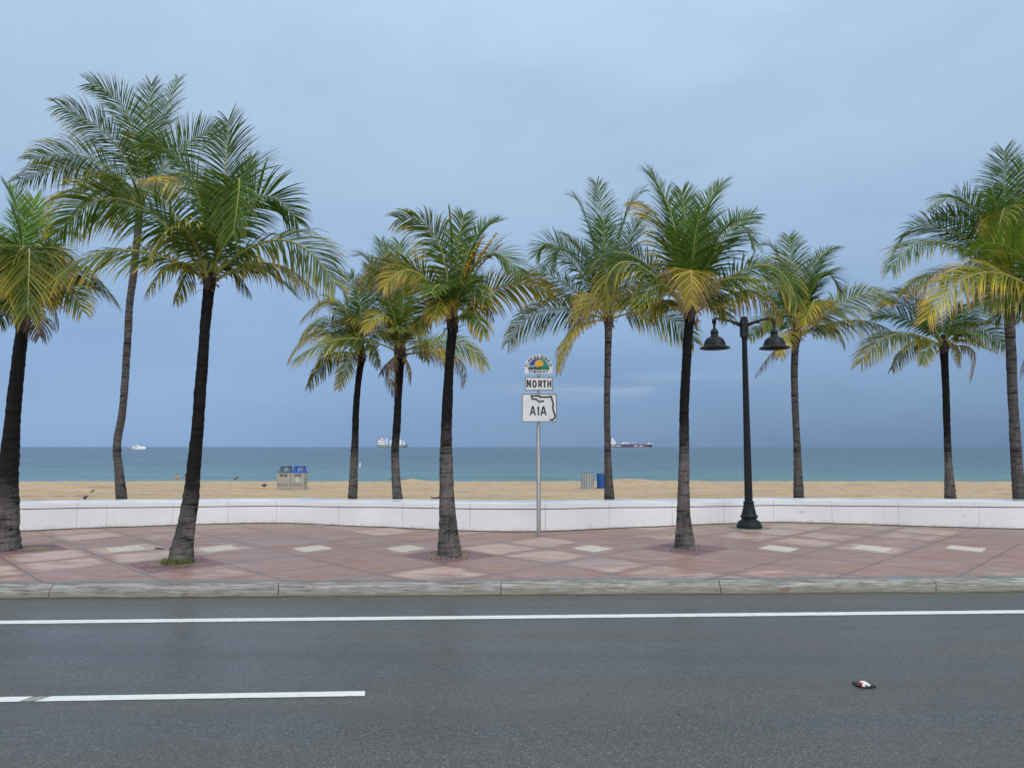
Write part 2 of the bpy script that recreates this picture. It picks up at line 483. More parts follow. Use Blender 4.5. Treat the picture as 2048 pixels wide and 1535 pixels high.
# palm foliage: colour by age of each leaflet, stored per vertex (r = along the leaflet, g = random, b = age, a = unused)
def palm_mat(name, stalk):
    m, t, p, out = new_mat(name)
    a = N(t, 'ShaderNodeAttribute', attribute_name='leaf')
    s = N(t, 'ShaderNodeSeparateColor', {0: a.outputs['Color']})
    n = nz(t, coords(t), 3.0, 3, 0.6)
    age = mth(t, 'ADD', s.outputs[2], mth(t, 'MULTIPLY', mth(t, 'SUBTRACT', n, 0.5), 0.10))
    if stalk:
        col = ramp(t, age, [(0.0, (0.20, 0.28, 0.05)), (0.35, (0.24, 0.27, 0.06)), (0.6, (0.38, 0.30, 0.07)), (0.8, (0.40, 0.26, 0.09)), (1.0, (0.20, 0.13, 0.08))])
        setin(t, p, 'Base Color', col)
        p.inputs['Roughness'].default_value = 0.45
        return m
    col = ramp(t, age, [(0.0, (0.200, 0.310, 0.040)), (0.16, (0.105, 0.205, 0.028)), (0.33, (0.060, 0.128, 0.021)), (0.46, (0.085, 0.130, 0.020)),
                        (0.60, (0.170, 0.195, 0.028)), (0.70, (0.34, 0.290, 0.042)), (0.77, (0.41, 0.315, 0.055)), (0.86, (0.30, 0.205, 0.100)), (1.0, (0.155, 0.105, 0.085))])
    col = mix(t, 1.0, col, ramp(t, s.outputs[1], [(0.0, (0.36, 0.39, 0.38)), (0.5, (0.98, 0.98, 0.86)), (1.0, (2.1, 1.95, 1.30))]), 'MULTIPLY')
    setin(t, p, 'Base Color', col)
    p.inputs['Roughness'].default_value = 0.38
    p.inputs['Specular IOR Level'].default_value = 0.30
    tr = N(t, 'ShaderNodeBsdfTranslucent', {'Color': mix(t, 0.35, col, (0.20, 0.28, 0.02))})
    ms = N(t, 'ShaderNodeMixShader', {0: 0.28, 1: p.outputs[0], 2: tr.outputs[0]})
    t.links.new(ms.outputs[0], out.inputs[0])
    return m
M['leaf'] = palm_mat('palm_leaflets', False)
M['stalk'] = palm_mat('palm_stalk', True)

def bark(name, dark, light, wetline):
    """ringed trunk; wetline = share of the height that is dry and pale before the rain-darkened bark begins"""
    m, t, p, out = new_mat(name)
    v = coords(t)
    sp = N(t, 'ShaderNodeSeparateXYZ', {0: v})
    rn = nz(t, coords(t, (2.2, 2.2, 17.0)), 1.0, 6, 0.68, 0.9)
    vert = nz(t, coords(t, (30.0, 30.0, 2.5)), 1.0, 4, 0.65)
    blot = nz(t, v, 2.3, 5, 0.62)
    tone = mth(t, 'ADD', mth(t, 'MULTIPLY', blot, 0.55), mth(t, 'MULTIPLY', vert, 0.45))
    col = ramp(t, tone, [(0.32, dark), (0.50, tuple((a + b) / 2 for a, b in zip(dark, light))), (0.68, light)])
    col = mix(t, ramp(t, rn, [(0.38, 0.9), (0.50, 0.0)]), col, tuple(x * 0.35 for x in dark))
    holes = ramp(t, N(t, 'ShaderNodeTexVoronoi', {'Vector': coords(t, (1.0, 1.0, 1.8)), 'Scale': 4.0}).outputs['Distance'], [(0.10, 0.9), (0.17, 0.0)])
    col = mix(t, mth(t, 'MULTIPLY', holes, ramp(t, blot, [(0.5, 0.0), (0.56, 1.0)])), col, (0.010, 0.008, 0.008))
    wet = N(t, 'ShaderNodeMapRange', {0: mth(t, 'ADD', sp.outputs[2], mth(t, 'MULTIPLY', mth(t, 'SUBTRACT', blot, 0.5), 1.6)), 1: wetline - 0.3, 2: wetline + 0.5, 3: 0.0, 4: 1.0}).outputs[0]
    col = mix(t, mth(t, 'MULTIPLY', wet, 0.93), col, tuple(x * 0.30 for x in dark))
    setin(t, p, 'Base Color', col)
    p.inputs['Roughness'].default_value = 0.7
    p.inputs['Specular IOR Level'].default_value = 0.07
    bump(t, p, mth(t, 'ADD', mth(t, 'MULTIPLY', rn, 1.0), mth(t, 'MULTIPLY', vert, 0.6)), 0.8, 0.02)
    return m
M['bark_near'] = bark('bark_wet_near', (0.030, 0.026, 0.025), (0.215, 0.198, 0.186), 0.9)
M['bark_mid'] = bark('bark_half_wet', (0.028, 0.025, 0.024), (0.205, 0.188, 0.176), 1.9)
M['bark_dry'] = bark('bark_dry', (0.036, 0.032, 0.031), (0.155, 0.142, 0.135), 30.0)
M['fibre'] = simple('palm_fibre', (0.055, 0.036, 0.027), 0.9, var=0.7, scale=14.0, bstr=0.8)
M['husk'] = simple('dry_husk', (0.20, 0.115, 0.07), 0.8, var=0.4, scale=9.0)
M['flower'] = simple('palm_flower', (0.42, 0.25, 0.03), 0.6, var=0.3, scale=20.0)
M['grass'] = simple('grass_blades', (0.165, 0.190, 0.065), 0.6, var=0.5, scale=30.0)
M['soil'] = simple('sandy_soil', (0.20, 0.160, 0.105), 0.95, var=0.35, scale=14.0, bstr=0.6)

M['black_metal'] = simple('black_painted_metal', (0.010, 0.013, 0.016), 0.45, var=0.3, scale=5.0, spec=0.25)
M['galv'] = simple('galvanised_steel', (0.36, 0.355, 0.345), 0.42, metal=0.75, var=0.15, scale=12.0)
M['sign_white'] = simple('sign_white', (0.84, 0.86, 0.87), 0.5, var=0.03, scale=3.0, spec=0.3)
M['sign_black'] = simple('sign_black', (0.012, 0.013, 0.015), 0.4, var=0.2)
M['blue'] = simple('emblem_blue', (0.008, 0.055, 0.36), 0.4, var=0.3, scale=10)
M['teal'] = simple('emblem_teal', (0.02, 0.24, 0.22), 0.4, var=0.4, scale=14)
M['green'] = simple('emblem_green', (0.012, 0.20, 0.085), 0.4, var=0.25, scale=14)
M['yellow'] = simple('emblem_yellow', (0.80, 0.50, 0.02), 0.4, var=0.06)
M['white'] = simple('white_paint', (0.80, 0.81, 0.82), 0.4, var=0.05, scale=0.4)
M['hull_grey'] = simple('hull_grey_green', (0.24, 0.33, 0.33), 0.5, var=0.15, scale=0.05)
M['hull_dark'] = simple('hull_dark', (0.03, 0.05, 0.075), 0.5, var=0.2, scale=0.05)
M['hull_plum'] = simple('hull_plum', (0.095, 0.072, 0.135), 0.5, var=0.25, scale=0.04)  # plum paled in the base colour to stand for distance haze
M['hull_red'] = simple('hull_red', (0.24, 0.16, 0.19), 0.5, var=0.2, scale=0.05)
M['orange'] = simple('funnel_orange', (0.62, 0.22, 0.12), 0.5, var=0.1, scale=0.1)
M['glass_dark'] = simple('dark_glass', (0.03, 0.045, 0.06), 0.12, var=0.2)
M['bin_stone'] = simple('bin_stone', (0.34, 0.325, 0.28), 0.75, var=0.14, scale=8.0, bstr=0.2)
M['bin_stone_dark'] = simple('bin_panel_stone', (0.26, 0.245, 0.205), 0.75, var=0.14, scale=8.0, bstr=0.2)
M['slate'] = simple('slate_plastic', (0.060, 0.085, 0.115), 0.45, var=0.15)
M['bin_blue'] = simple('blue_plastic', (0.012, 0.050, 0.42), 0.4, var=0.2)
M['slat_grey'] = simple('grey_slats', (0.34, 0.385, 0.39), 0.5, var=0.15, scale=4)
M['slat_blue'] = simple('blue_slats', (0.012, 0.105, 0.38), 0.45, var=0.3, scale=4)
M['pale_green'] = simple('pale_green', (0.55, 0.70, 0.55), 0.5, var=0.06)
M['skin'] = simple('skin', (0.46, 0.25, 0.18), 0.5, var=0.1)
M['hair'] = simple('dark_hair', (0.02, 0.015, 0.012), 0.6, var=0.3)
M['swim'] = simple('black_swimwear', (0.012, 0.012, 0.016), 0.6, var=0.3)
M['feather'] = simple('dark_feathers', (0.035, 0.028, 0.026), 0.6, var=0.5, scale=30)
M['feather_b'] = simple('brown_feathers', (0.085, 0.058, 0.045), 0.6, var=0.5, scale=30)
M['bird_leg'] = simple('bird_leg', (0.16, 0.08, 0.06), 0.6)
M['litter_black'] = simple('black_card', (0.012, 0.013, 0.016), 0.4, var=0.3)
M['litter_red'] = simple('red_card', (0.42, 0.010, 0.025), 0.4, var=0.2)
M['litter_white'] = simple('white_card', (0.78, 0.78, 0.76), 0.45, var=0.05)
M['twig'] = simple('dry_twig', (0.045, 0.028, 0.024), 0.8, var=0.4, scale=20)
M['pad'] = simple('concrete_pad', (0.20, 0.185, 0.165), 0.75, var=0.3, scale=5, bstr=0.3)
M['base_ground'] = simple('plain_ground', (0.20, 0.18, 0.15), 0.9, var=0.2, scale=0.3)

# ------------------------------------------------------------------ setting: ground, road, kerb, pavement, wall, beach, sea
KS = 0.0325                                        # slope of the kerb line against X
def kerb_y(x):
    return 10.62 + KS * x
XW = 70.0

# base sheet under the land (runs down under the beach, ends below the sea)
g = MB()
g.add([(-600, -600, -0.06), (600, -600, -0.06), (600, 22, -0.06), (-600, 22, -0.06), (600, 85, -4.0), (-600, 85, -4.0)], [(0, 1, 2, 3), (3, 2, 4, 5)])
structure(g.build('ground', M['base_ground']))

r = MB()
xs = [-XW + i * 2.0 for i in range(int(XW) + 1)]
vs = []
for x in xs:
    vs += [(x, -14.0, 0.0), (x, kerb_y(x) + 0.02, 0.0)]
fs = [(2 * i, 2 * i + 2, 2 * i + 3, 2 * i + 1) for i in range(len(xs) - 1)]
structure(r.add(vs, fs).build('road', M['asphalt']))

def ragged_strip(poly_a, poly_b, z, name, matl, jit=0.004, step=0.05, seed=1):
    """a painted strip between two edges given as ((x0,y0),(x1,y1)), with slightly uneven edges"""
    rnd = random.Random(seed)
    (ax0, ay0), (ax1, ay1) = poly_a
    (bx0, by0), (bx1, by1) = poly_b
    n = max(2, int(abs(ax1 - ax0) / step))
    vs = []
    for i in range(n + 1):
        q = i / n
        j = noise.noise(Vector((i * 0.35, seed * 7.1, 0))) * jit + rnd.uniform(-jit, jit) * 0.5
        j2 = noise.noise(Vector((i * 0.35, seed * 3.7 + 20, 0))) * jit + rnd.uniform(-jit, jit) * 0.5
        vs.append((ax0 + (ax1 - ax0) * q, ay0 + (ay1 - ay0) * q + j, z))
        vs.append((bx0 + (bx1 - bx0) * q, by0 + (by1 - by0) * q + j2, z))
    return vs, [(2 * i + 1, 2 * i + 3, 2 * i + 2, 2 * i) for i in range(n)]

# solid edge line
s = MB()
k1 = (9.525 - 8.95) / 12.4
def solid_y(x): return 9.205 + 0.0455 * x
vs, fs = ragged_strip(((-40, solid_y(-40) + 0.085), (40, solid_y(40) + 0.085)), ((-40, solid_y(-40) - 0.085), (40, solid_y(40) - 0.085)), 0.004, '', None, 0.006, 0.06, 3)
s.add(vs, fs)
structure(s.build('road_marking', M['road_paint']))
# broken lane line: the dash in view, chipped near its left end, and its neighbours along the road
def dash_y(x): return 6.405 + 0.0505 * (x + 1.24)
s = MB()
segs = [(-7.3, -3.945), (-3.83, -1.225)]
for k in (-3, -2, -1, 1, 2, 3):
    segs.append((-7.3 + 12.2 * k, -1.225 + 12.2 * k))
for q, (a, b) in enumerate(segs):
    vs, fs = ragged_strip(((a, dash_y(a) + 0.062), (b, dash_y(b) + 0.062)), ((a, dash_y(a) - 0.062), (b, dash_y(b) - 0.062)), 0.004, '', None, 0.003, 0.04, 11 + q)
    if q == 0:      # torn end
        vs[-2] = (b + 0.0, dash_y(b) + 0.062, 0.004); vs[-1] = (b - 0.035, dash_y(b) - 0.062, 0.004)
    if q == 1:
        vs[0] = (a + 0.035, dash_y(a) + 0.062, 0.004); vs[1] = (a - 0.03, dash_y(a) - 0.062, 0.004)
        vs[-2] = (b - 0.012, dash_y(b) + 0.062, 0.004); vs[-1] = (b + 0.010, dash_y(b) - 0.062, 0.004)
    s.add(vs, fs)
s.add([(-3.99, dash_y(-3.99) - 0.055, 0.003), (-3.80, dash_y(-3.80) - 0.055, 0.003), (-3.76, dash_y(-3.76) + 0.058, 0.003), (-3.97, dash_y(-3.97) + 0.058, 0.003)], [(0, 1, 2, 3)], 1)
structure(s.build('lane_marking', [M['road_paint'], simple('worn_paint', (0.26, 0.26, 0.25), 0.6, var=0.4, scale=14)]))

# silt in the gutter
s = MB()
vs, fs = ragged_strip(((-45, kerb_y(-45) + 0.01), (45, kerb_y(45) + 0.01)), ((-45, kerb_y(-45) - 0.085), (45, kerb_y(45) - 0.085)), 0.004, '', None, 0.04, 0.12, 5)
s.add(vs, fs)
structure(s.build('gutter', M['gutter']))

# kerb: cast lengths with open joints and chipped, rounded noses
kb = MB()
prof = [(0.0, 0.002), (0.012, 0.03), (0.025, 0.075), (0.045, 0.11), (0.075, 0.135), (0.115, 0.147), (0.17, 0.151), (0.252, 0.152), (0.252, -0.05)]
joints = [-0.15 + 3.1 * k for k in range(-15, 16)]
for a, b in zip(joints[:-1], joints[1:]):
    a2, b2 = a + 0.006, b - 0.006
    n = 34
    vs, fs = [], []
    for i in range(n + 1):
        q = i / n
        x = a2 + (b2 - a2) * q
        for j, (d, z) in enumerate(prof):
            amp = 0.006 if 1 <= j <= 5 else (0.003 if j in (0, 6) else 0.0)
            dn = noise.noise(Vector((x * 2.3, j * 0.5, 1.7))) * amp + noise.noise(Vector((x * 9.0, j * 0.8, 4.7))) * amp * 0.6
            slant = 0.0
            if i in (0, n):
                slant = noise.noise(Vector((x * 3.1, d * 9, z * 12))) * 0.03
            vs.append((x + slant, kerb_y(x) + d + dn * 0.6, z + dn * 0.8))
    m_ = len(prof)
    for i in range(n):
        for j in range(m_ - 1):
            fs.append((i * m_ + j, (i + 1) * m_ + j, (i + 1) * m_ + j + 1, i * m_ + j + 1))
    kb.add(vs, fs, 0, True)
    kb.add(vs[:m_], [tuple(range(m_))], 0)
    kb.add(vs[-m_:], [tuple(range(m_ - 1, -1, -1))], 0)
structure(kb.build('kerb', M['kerb']))

# wave line of the promenade wall: front face, from the photo near the axis, a sine beyond
WPTS = [(-11.15, 16.93), (-10.11, 17.55), (-8.56, 18.09), (-7.27, 18.55), (-5.87, 18.79), (-4.19, 18.20), (-2.56, 17.65), (-0.95, 17.03),
        (0.59, 16.93), (2.26, 17.55), (3.85, 18.09), (5.24, 18.60), (6.77, 19.00), (7.94, 18.67), (9.34, 18.20), (10.95, 17.65), (11.9, 17.42)]
def wave(x):
    return 17.95 - 1.02 * math.cos(2 * PI * x / 12.6)
def wall_y(x):
    base = wave(x)
    if x < WPTS[0][0] or x > WPTS[-1][0]:
        e = WPTS[0] if x < WPTS[0][0] else WPTS[-1]
        d = abs(x - e[0])
        return base + (e[1] - wave(e[0])) * max(0.0, 1 - d / 2.0)
    tot, wt = 0.0, 0.0
    for a, b in WPTS:                       # smooth the measured points
        k = math.exp(-((x - a) / 0.85) ** 2)
        tot += (b - wave(a)) * k; wt += k
    return base + tot / max(wt, 1e-6)

def wall_top(x):
    return 0.15 + 0.600 + 0.040 * math.cos(2 * PI * x / 12.6)
WALL_D = 0.95

# pavement sheet, from the kerb to under the wall
s = MB()
vs, fs = [], []
nx = 280
for i in range(nx + 1):
    x = -XW / 2 - 10 + (XW + 20) * i / nx
    vs += [(x, kerb_y(x) + 0.256, 0.15), (x, wall_y(x) + 0.5, 0.15)]
for i in range(nx):
    fs.append((2 * i, 2 * i + 2, 2 * i + 3, 2 * i + 1))
s.add(vs, fs)
pave = structure(s.build('pavement', M['pavement']))
# cream carved diamonds set into it
for n_ in (-4, -3, -2, -1, 1, 3, 4, 5):
    cx, cy = GX + 1.75 * n_, GY - 0.02
    d = MB()
    d.prism_xy([(0.0, -0.475), (0.39, 0.0), (0.0, 0.475), (-0.39, 0.0)], -0.02, 0.004)
    o = d.build('diamond_inlay', M['inlay'], pave, (cx, cy, 0.15))

# ------------------------------------------------------------------ white wave wall
wall = thing('wave_wall', (0, 0, 0), 'long low white painted wall curving between pink pavement and beach', 'wall')
wj = [-11.7, -10.11, -9.4, -7.85, -7.27, -5.87, -4.19, -2.56, -0.95, 0.75, 2.26, 3.85, 5.24, 6.77, 7.94, 9.34, 10.95, 12.6]
wj = [-11.95, -10.11, -9.55, -8.56 + 0.35, -7.27 + 0.25, -5.87, -4.19, -2.56, -0.95, 0.75, 2.26, 3.85, 5.24, 6.60, 7.94, 9.34, 10.95, 12.6]
wj = [-11.95 - 1.6 * k for k in range(17, 0, -1)] + wj + [12.6 + 1.6 * k for k in range(1, 18)]
body, cop, back = MB(), MB(), MB()
for a, b in zip(wj[:-1], wj[1:]):
    for which in (0, 1):
        a2, b2 = a + 0.0035, b - 0.0035
        n = 12
        vs, fs = [], []
        for i in range(n + 1):
            x = a2 + (b2 - a2) * i / n
            y = wall_y(x); zt = wall_top(x)
            if which == 0:
                y0, y1, z0, z1 = y, y + WALL_D - 0.03, 0.172, zt - 0.145
                ring = [(x, y0, z0), (x, y0, z1), (x, y1, z1), (x, y1, z0)]
            else:
                e = 0.012
                ring = [(x, y - 0.004, zt - 0.122), (x, y - 0.004, zt - e), (x, y - 0.004 + e, zt), (x, y + WALL_D - e, zt - 0.004), (x, y + WALL_D, zt - e - 0.004), (x, y + WALL_D, zt - 0.122)]
            vs += ring
        m_ = len(ring)
        mid = []
        for i in range(n):
            for j in range(m_):
                j2 = (j + 1) % m_
                fs.append((i * m_ + j, (i + 1) * m_ + j, (i + 1) * m_ + j2, i * m_ + j2))
        tgt = body if which == 0 else cop
        if which == 0:
            tgt.add(vs, [f[::-1] for f in fs])
        else:
            for i in range(n):
                for j in range(m_):
                    j2 = (j + 1) % m_
                    tgt_f = (i * m_ + j2, (i + 1) * m_ + j2, (i + 1) * m_ + j, i * m_ + j)
                    # append face by face so the top gets the wet material
                    fs[i * m_ + j] = tgt_f
            o0 = len(tgt.v)
            tgt.add(vs, fs)
            for idx in range(len(fs)):
                if idx % m_ in (1, 2):
                    tgt.m[len(tgt.m) - len(fs) + idx] = 1
        tgt.add(vs[:m_], [tuple(range(m_))])
        tgt.add(vs[-m_:], [tuple(range(m_ - 1, -1, -1))])
n = 600
vs, fs = [], []
for i in range(n + 1):
    x = wj[0] + (wj[-1] - wj[0]) * i / n
    y = wall_y(x); zt = wall_top(x)
    vs += [(x, y + 0.022, 0.0), (x, y + 0.022, zt - 0.06), (x, y + WALL_D - 0.06, zt - 0.06), (x, y + WALL_D - 0.06, -0.3)]
for i in range(n):
    for j in range(3):
        fs.append((i * 4 + j, i * 4 + j + 1, (i + 1) * 4 + j + 1, (i + 1) * 4 + j))
back.add(vs, fs)
body.build('wall_body', M['wall'], wall)
cop.build('coping', [M['wall'], M['coping']], wall)
back.build('joint_core', M['joint'], wall)

# ------------------------------------------------------------------ beach
def sand_z(x, y):
    if y < 37: z = 0.0
    elif y < 54: z = -0.44 * ((y - 37) / 17.0) ** 1.2
    elif y < 80: z = -0.44 - 2.0 * ((y - 54) / 26.0)
    else: z = -2.44 - (y - 80) * 0.06
    return z
sm_ = MB()
NX, ys = 440, []
y = 17.3
while y < 95:
    ys.append(y)
    y += 0.13 + max(0, y - 24) * 0.006 if y < 56 else 1.5
vs = []
mounds = [(-7.3 * 0.98, 53.6, 0.9, 0.16), (7.8, 53.2, 1.6, 0.17), (9.1, 53.6, 1.3, 0.10), (12, 54, 4, 0.05), (-21, 54, 5, 0.04)]
for y in ys:
    for i in range(NX + 1):
        x = -80 + 160.0 * i / NX
        q = sand_z(x, y)
        a = 0.045 * noise.noise(Vector((x * 0.22, y * 1.1, 2.0))) + 0.045 * noise.noise(Vector((x * 0.8, y * 1.9, 7.0))) + 0.045 * noise.noise(Vector((x * 1.7, y * 2.6, 5.0)))
        trk = math.sin(y * 2.1 + 0.8 * noise.noise(Vector((x * 0.05, y * 0.2, 0)))) 
        a += 0.018 * max(0, trk - 0.5) * (1 if 24 < y < 46 else 0)
        a *= min(1.0, max(0.25, (y - 18) / 6.0)) * (1.0 if y < 56 else 0.2)
        if y < 20.0:
            a -= 0.01
        for mx_, my_, mr, mh in mounds:
            dd = ((x - mx_) / mr) ** 2 + ((y - my_) / 1.2) ** 2
            if dd < 4: a += mh * math.exp(-dd * 1.6)
        vs.append((x, y, q + a))
fs = []
for j in range(len(ys) - 1):
    for i in range(NX):
        fs.append((j * (NX + 1) + i, j * (NX + 1) + i + 1, (j + 1) * (NX + 1) + i + 1, (j + 1) * (NX + 1) + i))
keep = []
sm_.add(vs, fs, 0, True)
structure(sm_.build('beach', M['sand']))

# sea: from under the beach slope to the horizon, slightly swelling near the shore
sea = MB()
rows = [60, 66, 72, 78]
q = 80.0
while q < 420: rows.append(q); q += 0.9 + max(0, q - 110) * 0.007
while q < 40000: rows.append(q); q *= 1.08
rows.append(45000)
NXs = 300
vs = []
for y in rows:
    half = 120 + y * 1.3
    for i in range(NXs + 1):
        x = -half + 2 * half * i / NXs
        z = -2.0
        if y < 420:
            am = 1.0 + (y - 80) * 0.004
            z += am * (0.24 * noise.noise(Vector((x * 0.035 / am, y * 0.15 / am, 3.0))) + 0.14 * noise.noise(Vector((x * 0.11 / am, y * 0.42 / am, 9.0)))) * min(1, max(0, y - 66) / 20) * min(1, (420 - y) / 100)
        vs.append((x, y, z))
fs = []
for j in range(len(rows) - 1):
    for i in range(NXs):
        fs.append((j * (NXs + 1) + i, j * (NXs + 1) + i + 1, (j + 1) * (NXs + 1) + i + 1, (j + 1) * (NXs + 1) + i))
sea.add(vs, fs, 0, True)
structure(sea.build('sea', M['sea']))

# ------------------------------------------------------------------ palms
KIND = {          # age, tip gain, end-of-frond gain, droop, dihedral(deg), leaflet length factor
    'y': (0.12, 0.12, 0.00, 0.12, 20, 0.30),
    'g': (0.30, 0.14, 0.05, 0.34, 8, 0.32),
    'm': (0.36, 0.42, 0.08, 0.70, -6, 0.34),
    'o': (0.45, 0.36, 0.14, 0.70, -8, 0.36),
    'l': (0.56, 0.36, 0.14, 0.62, -6, 0.34),
    'x': (0.70, 0.28, 0.06, 0.60, -6, 0.36),
    'h': (0.42, 0.58, 0.14, 1.25, -22, 0.34),
    'p': (0.64, 0.40, 0.06, 0.62, -6, 0.25),
    'd': (0.84, 0.20, 0.10, 1.30, -25, 0.30),
    's': (0.02, 0.06, 0.00, 0.03, 8, 0.22),
}

def frond(P0, Pm, P2, kind, parent, origin, rng, scale=1.0, inward=None):
    age0, tipg, endg, droop, dih, lf = KIND[kind]
    age0 += rng.uniform(-0.05, 0.05)
    P1 = Pm * 2 - (P0 + P2) * 0.5
    raw = []
    for i in range(61):
        q = i / 60
        raw.append(P0 * (1 - q) ** 2 + P1 * (2 * q * (1 - q)) + P2 * q * q)
    acc = [0.0]
    for a, b in zip(raw[:-1], raw[1:]):
        acc.append(acc[-1] + (b - a).length)
    L = acc[-1]
    def point(s):
        d = s * L
        lo, hi = 0, 60
        while hi - lo > 1:
            md = (lo + hi) // 2
            if acc[md] <= d: lo = md
            else: hi = md
        k = (d - acc[lo]) / max(1e-9, acc[hi] - acc[lo])
        return raw[lo].lerp(raw[hi], k)
    NS = 26
    pts = [point(i / NS) for i in range(NS + 1)]
    tang = [(pts[min(i + 1, NS)] - pts[max(i - 1, 0)]).normalized() for i in range(NS + 1)]
    # upper side of the frond: faces the crown axis when the frond stands, the sky when it lies; carried along the curve
    rad = Vector((P2.x - P0.x, P2.y - P0.y, 0))
    rad = rad.normalized() if rad.length > 1e-4 else Vector((0, -1, 0))
    ref = Vector((0, 0, 1)) * 0.9 - rad * 0.5
    nrm = []
    A = (ref - tang[0] * ref.dot(tang[0])).normalized()
    sidew = abs(P2.x - P0.x) / max(0.1, (P2 - P0).length)
    th = rng.uniform(22, 58) * sidew if kind in 'gymol' else rng.uniform(8, 34) * sidew
    Aa = Matrix.Rotation(R(th), 3, tang[0]) @ A; Ab = Matrix.Rotation(R(-th), 3, tang[0]) @ A
    if (Aa.y < Ab.y) != (rng.random() < 0.68): Aa = Ab
    A = Matrix.Rotation(R(rng.uniform(-15, 15)), 3, tang[0]) @ Aa
    fr_tone = rng.random()
    for i in range(NS + 1):
        A = (A - tang[i] * A.dot(tang[i])).normalized()
        nrm.append(A.copy())
    mb = MB()
    cols = []
    def sample(s):
        x = s * NS
        i = min(NS - 1, int(x)); k = x - i
        return pts[i].lerp(pts[i + 1], k), tang[i].lerp(tang[i + 1], k).normalized(), nrm[i].lerp(nrm[i + 1], k).normalized()
    # midrib
    rr = [0.024 * scale * (1 - i / NS) ** 0.8 + 0.0035 for i in range(NS + 1)]
    rr[0] *= 1.9; rr[1] *= 1.35; rr[2] *= 1.1
    mb.tube([p - origin for p in pts], rr, 5, 1)
    for i in range(NS + 1):
        for k in range(5):
            cols.append((0.2, 0.5, min(1, age0 + endg * (i / NS) ** 2 + (0.0 if kind in 'ys' else 0.05)), 1))
    cols += [(0.2, 0.5, age0, 1)] * 10
    nl = int(max(44, min(96, L * 35)))
    s0 = 0.17 if kind != 's' else 0.35
    Lm = min(0.98, max(0.46, lf * L)) * scale
    # windthrown tufts: whole bunches of leaflets share a tilt
    gust = rng.uniform(0, 100)
    for side in (-1, 1):
        for j in range(nl):
            s = s0 + (1 - s0) * (j + rng.uniform(-0.3, 0.3)) / nl
            s = min(0.995, max(s0, s))
            u = (s - s0) / (1 - s0)
            if kind in 'dmh' and rng.random() < 0.10:
                continue
            if kind in 'gol' and rng.random() < 0.035:
                continue
            P, T, Nn = sample(s)
            B = T.cross(Nn)
            prof = (0.55 + 0.45 * math.sin(min(1.0, u / 0.42) * PI / 2)) if u < 0.42 else (1 - 0.62 * ((u - 0.42) / 0.58) ** 1.5)
            ln = Lm * prof * rng.uniform(0.86, 1.08)
            fwd = R(70 - 40 * u ** 1.2 + rng.uniform(-7, 7))
            if kind == 's': fwd = R(13 + rng.uniform(-5, 5))
            dv = R(dih + 16 * noise.noise(Vector((gust + s * 5, side * 3.0, 0))) + rng.uniform(-9, 9))
            D = T * math.cos(fwd) + (B * side * math.cos(dv) + Nn * math.sin(dv)) * math.sin(fwd)
            D.normalize()
            dr = droop * rng.uniform(0.7, 1.4) * (0.75 + 0.5 * noise.noise(Vector((gust, s * 6, side * 2.0))))
            rnd = 0.55 * rng.random() + 0.45 * fr_tone
            roll = R(rng.uniform(-28, 28))
            w0 = (0.0152 * (1.0 - 0.35 * u)) * rng.uniform(0.85, 1.15) * (0.75 if kind == 'd' else 1.0) * (0.6 + 0.4 * scale)
            NSG = 4
            pos = P.copy()
            vs, fs = [], []
            lump = noise.noise(Vector((gust + 40, s * 4, side * 5.0)))
            for k in range(NSG + 1):
                q = k / NSG
                Wv = D.cross(Nn)
                if Wv.length < 1e-3: Wv = T.copy()
                Wv.normalize()
                Wv = Matrix.Rotation(roll, 3, D) @ Wv
                wd = w0 * (0.55, 1.0, 0.92, 0.62, 0.10)[k]
                vs.append(pos - Wv * wd - origin); vs.append(pos + Wv * wd - origin)
                ag = age0 + endg * u * u + tipg * q ** 2.2 * (0.55 + 0.9 * rnd) + 0.07 * lump
                if kind in 'mo': ag += 0.10 * max(0, lump)
                ag = max(0.0, min(1.0, ag))
                cols.append((q, rnd, ag, 1)); cols.append((q, rnd, ag, 1))
                if k < NSG:
                    pos = pos + D * (ln / NSG)
                    D = (D + Vector((0, 0, -1)) * dr * (0.25 + 0.30 * k)).normalized() if dr else D
            for k in range(NSG):
                fs.append((2 * k, 2 * k + 1, 2 * k + 3, 2 * k + 2))
            mb.add(vs, fs, 0, True)
    o = mb.build('frond', [M['leaf'], M['stalk']], parent)
    at_ = o.data.attributes.new('leaf', 'FLOAT_COLOR', 'POINT')
    # midrib caps were duplicated vertices: pad to match
    n = len(o.data.vertices)
    flat = []
    for c in cols[:n]: flat.extend(c)
    flat.extend([0.2, 0.5, age0, 1.0] * (n - len(cols)))
    at_.data.foreach_set('color', flat)
    return o

def catmull(pts, n):
    out = []
    m_ = len(pts)
    for i in range(m_ - 1):
        p0, p1, p2, p3 = pts[max(0, i - 1)], pts[i], pts[i + 1], pts[min(m_ - 1, i + 2)]
        for k in range(n):
            q = k / n
            out.append(tuple(0.5 * ((2 * b) + (c - a) * q + (2 * a - 5 * b + 4 * c - d) * q * q + (3 * b - a - 3 * c + d) * q ** 3)
                             for a, b, c, d in zip(p0, p1, p2, p3)))
    out.append(tuple(pts[-1]))
    return out

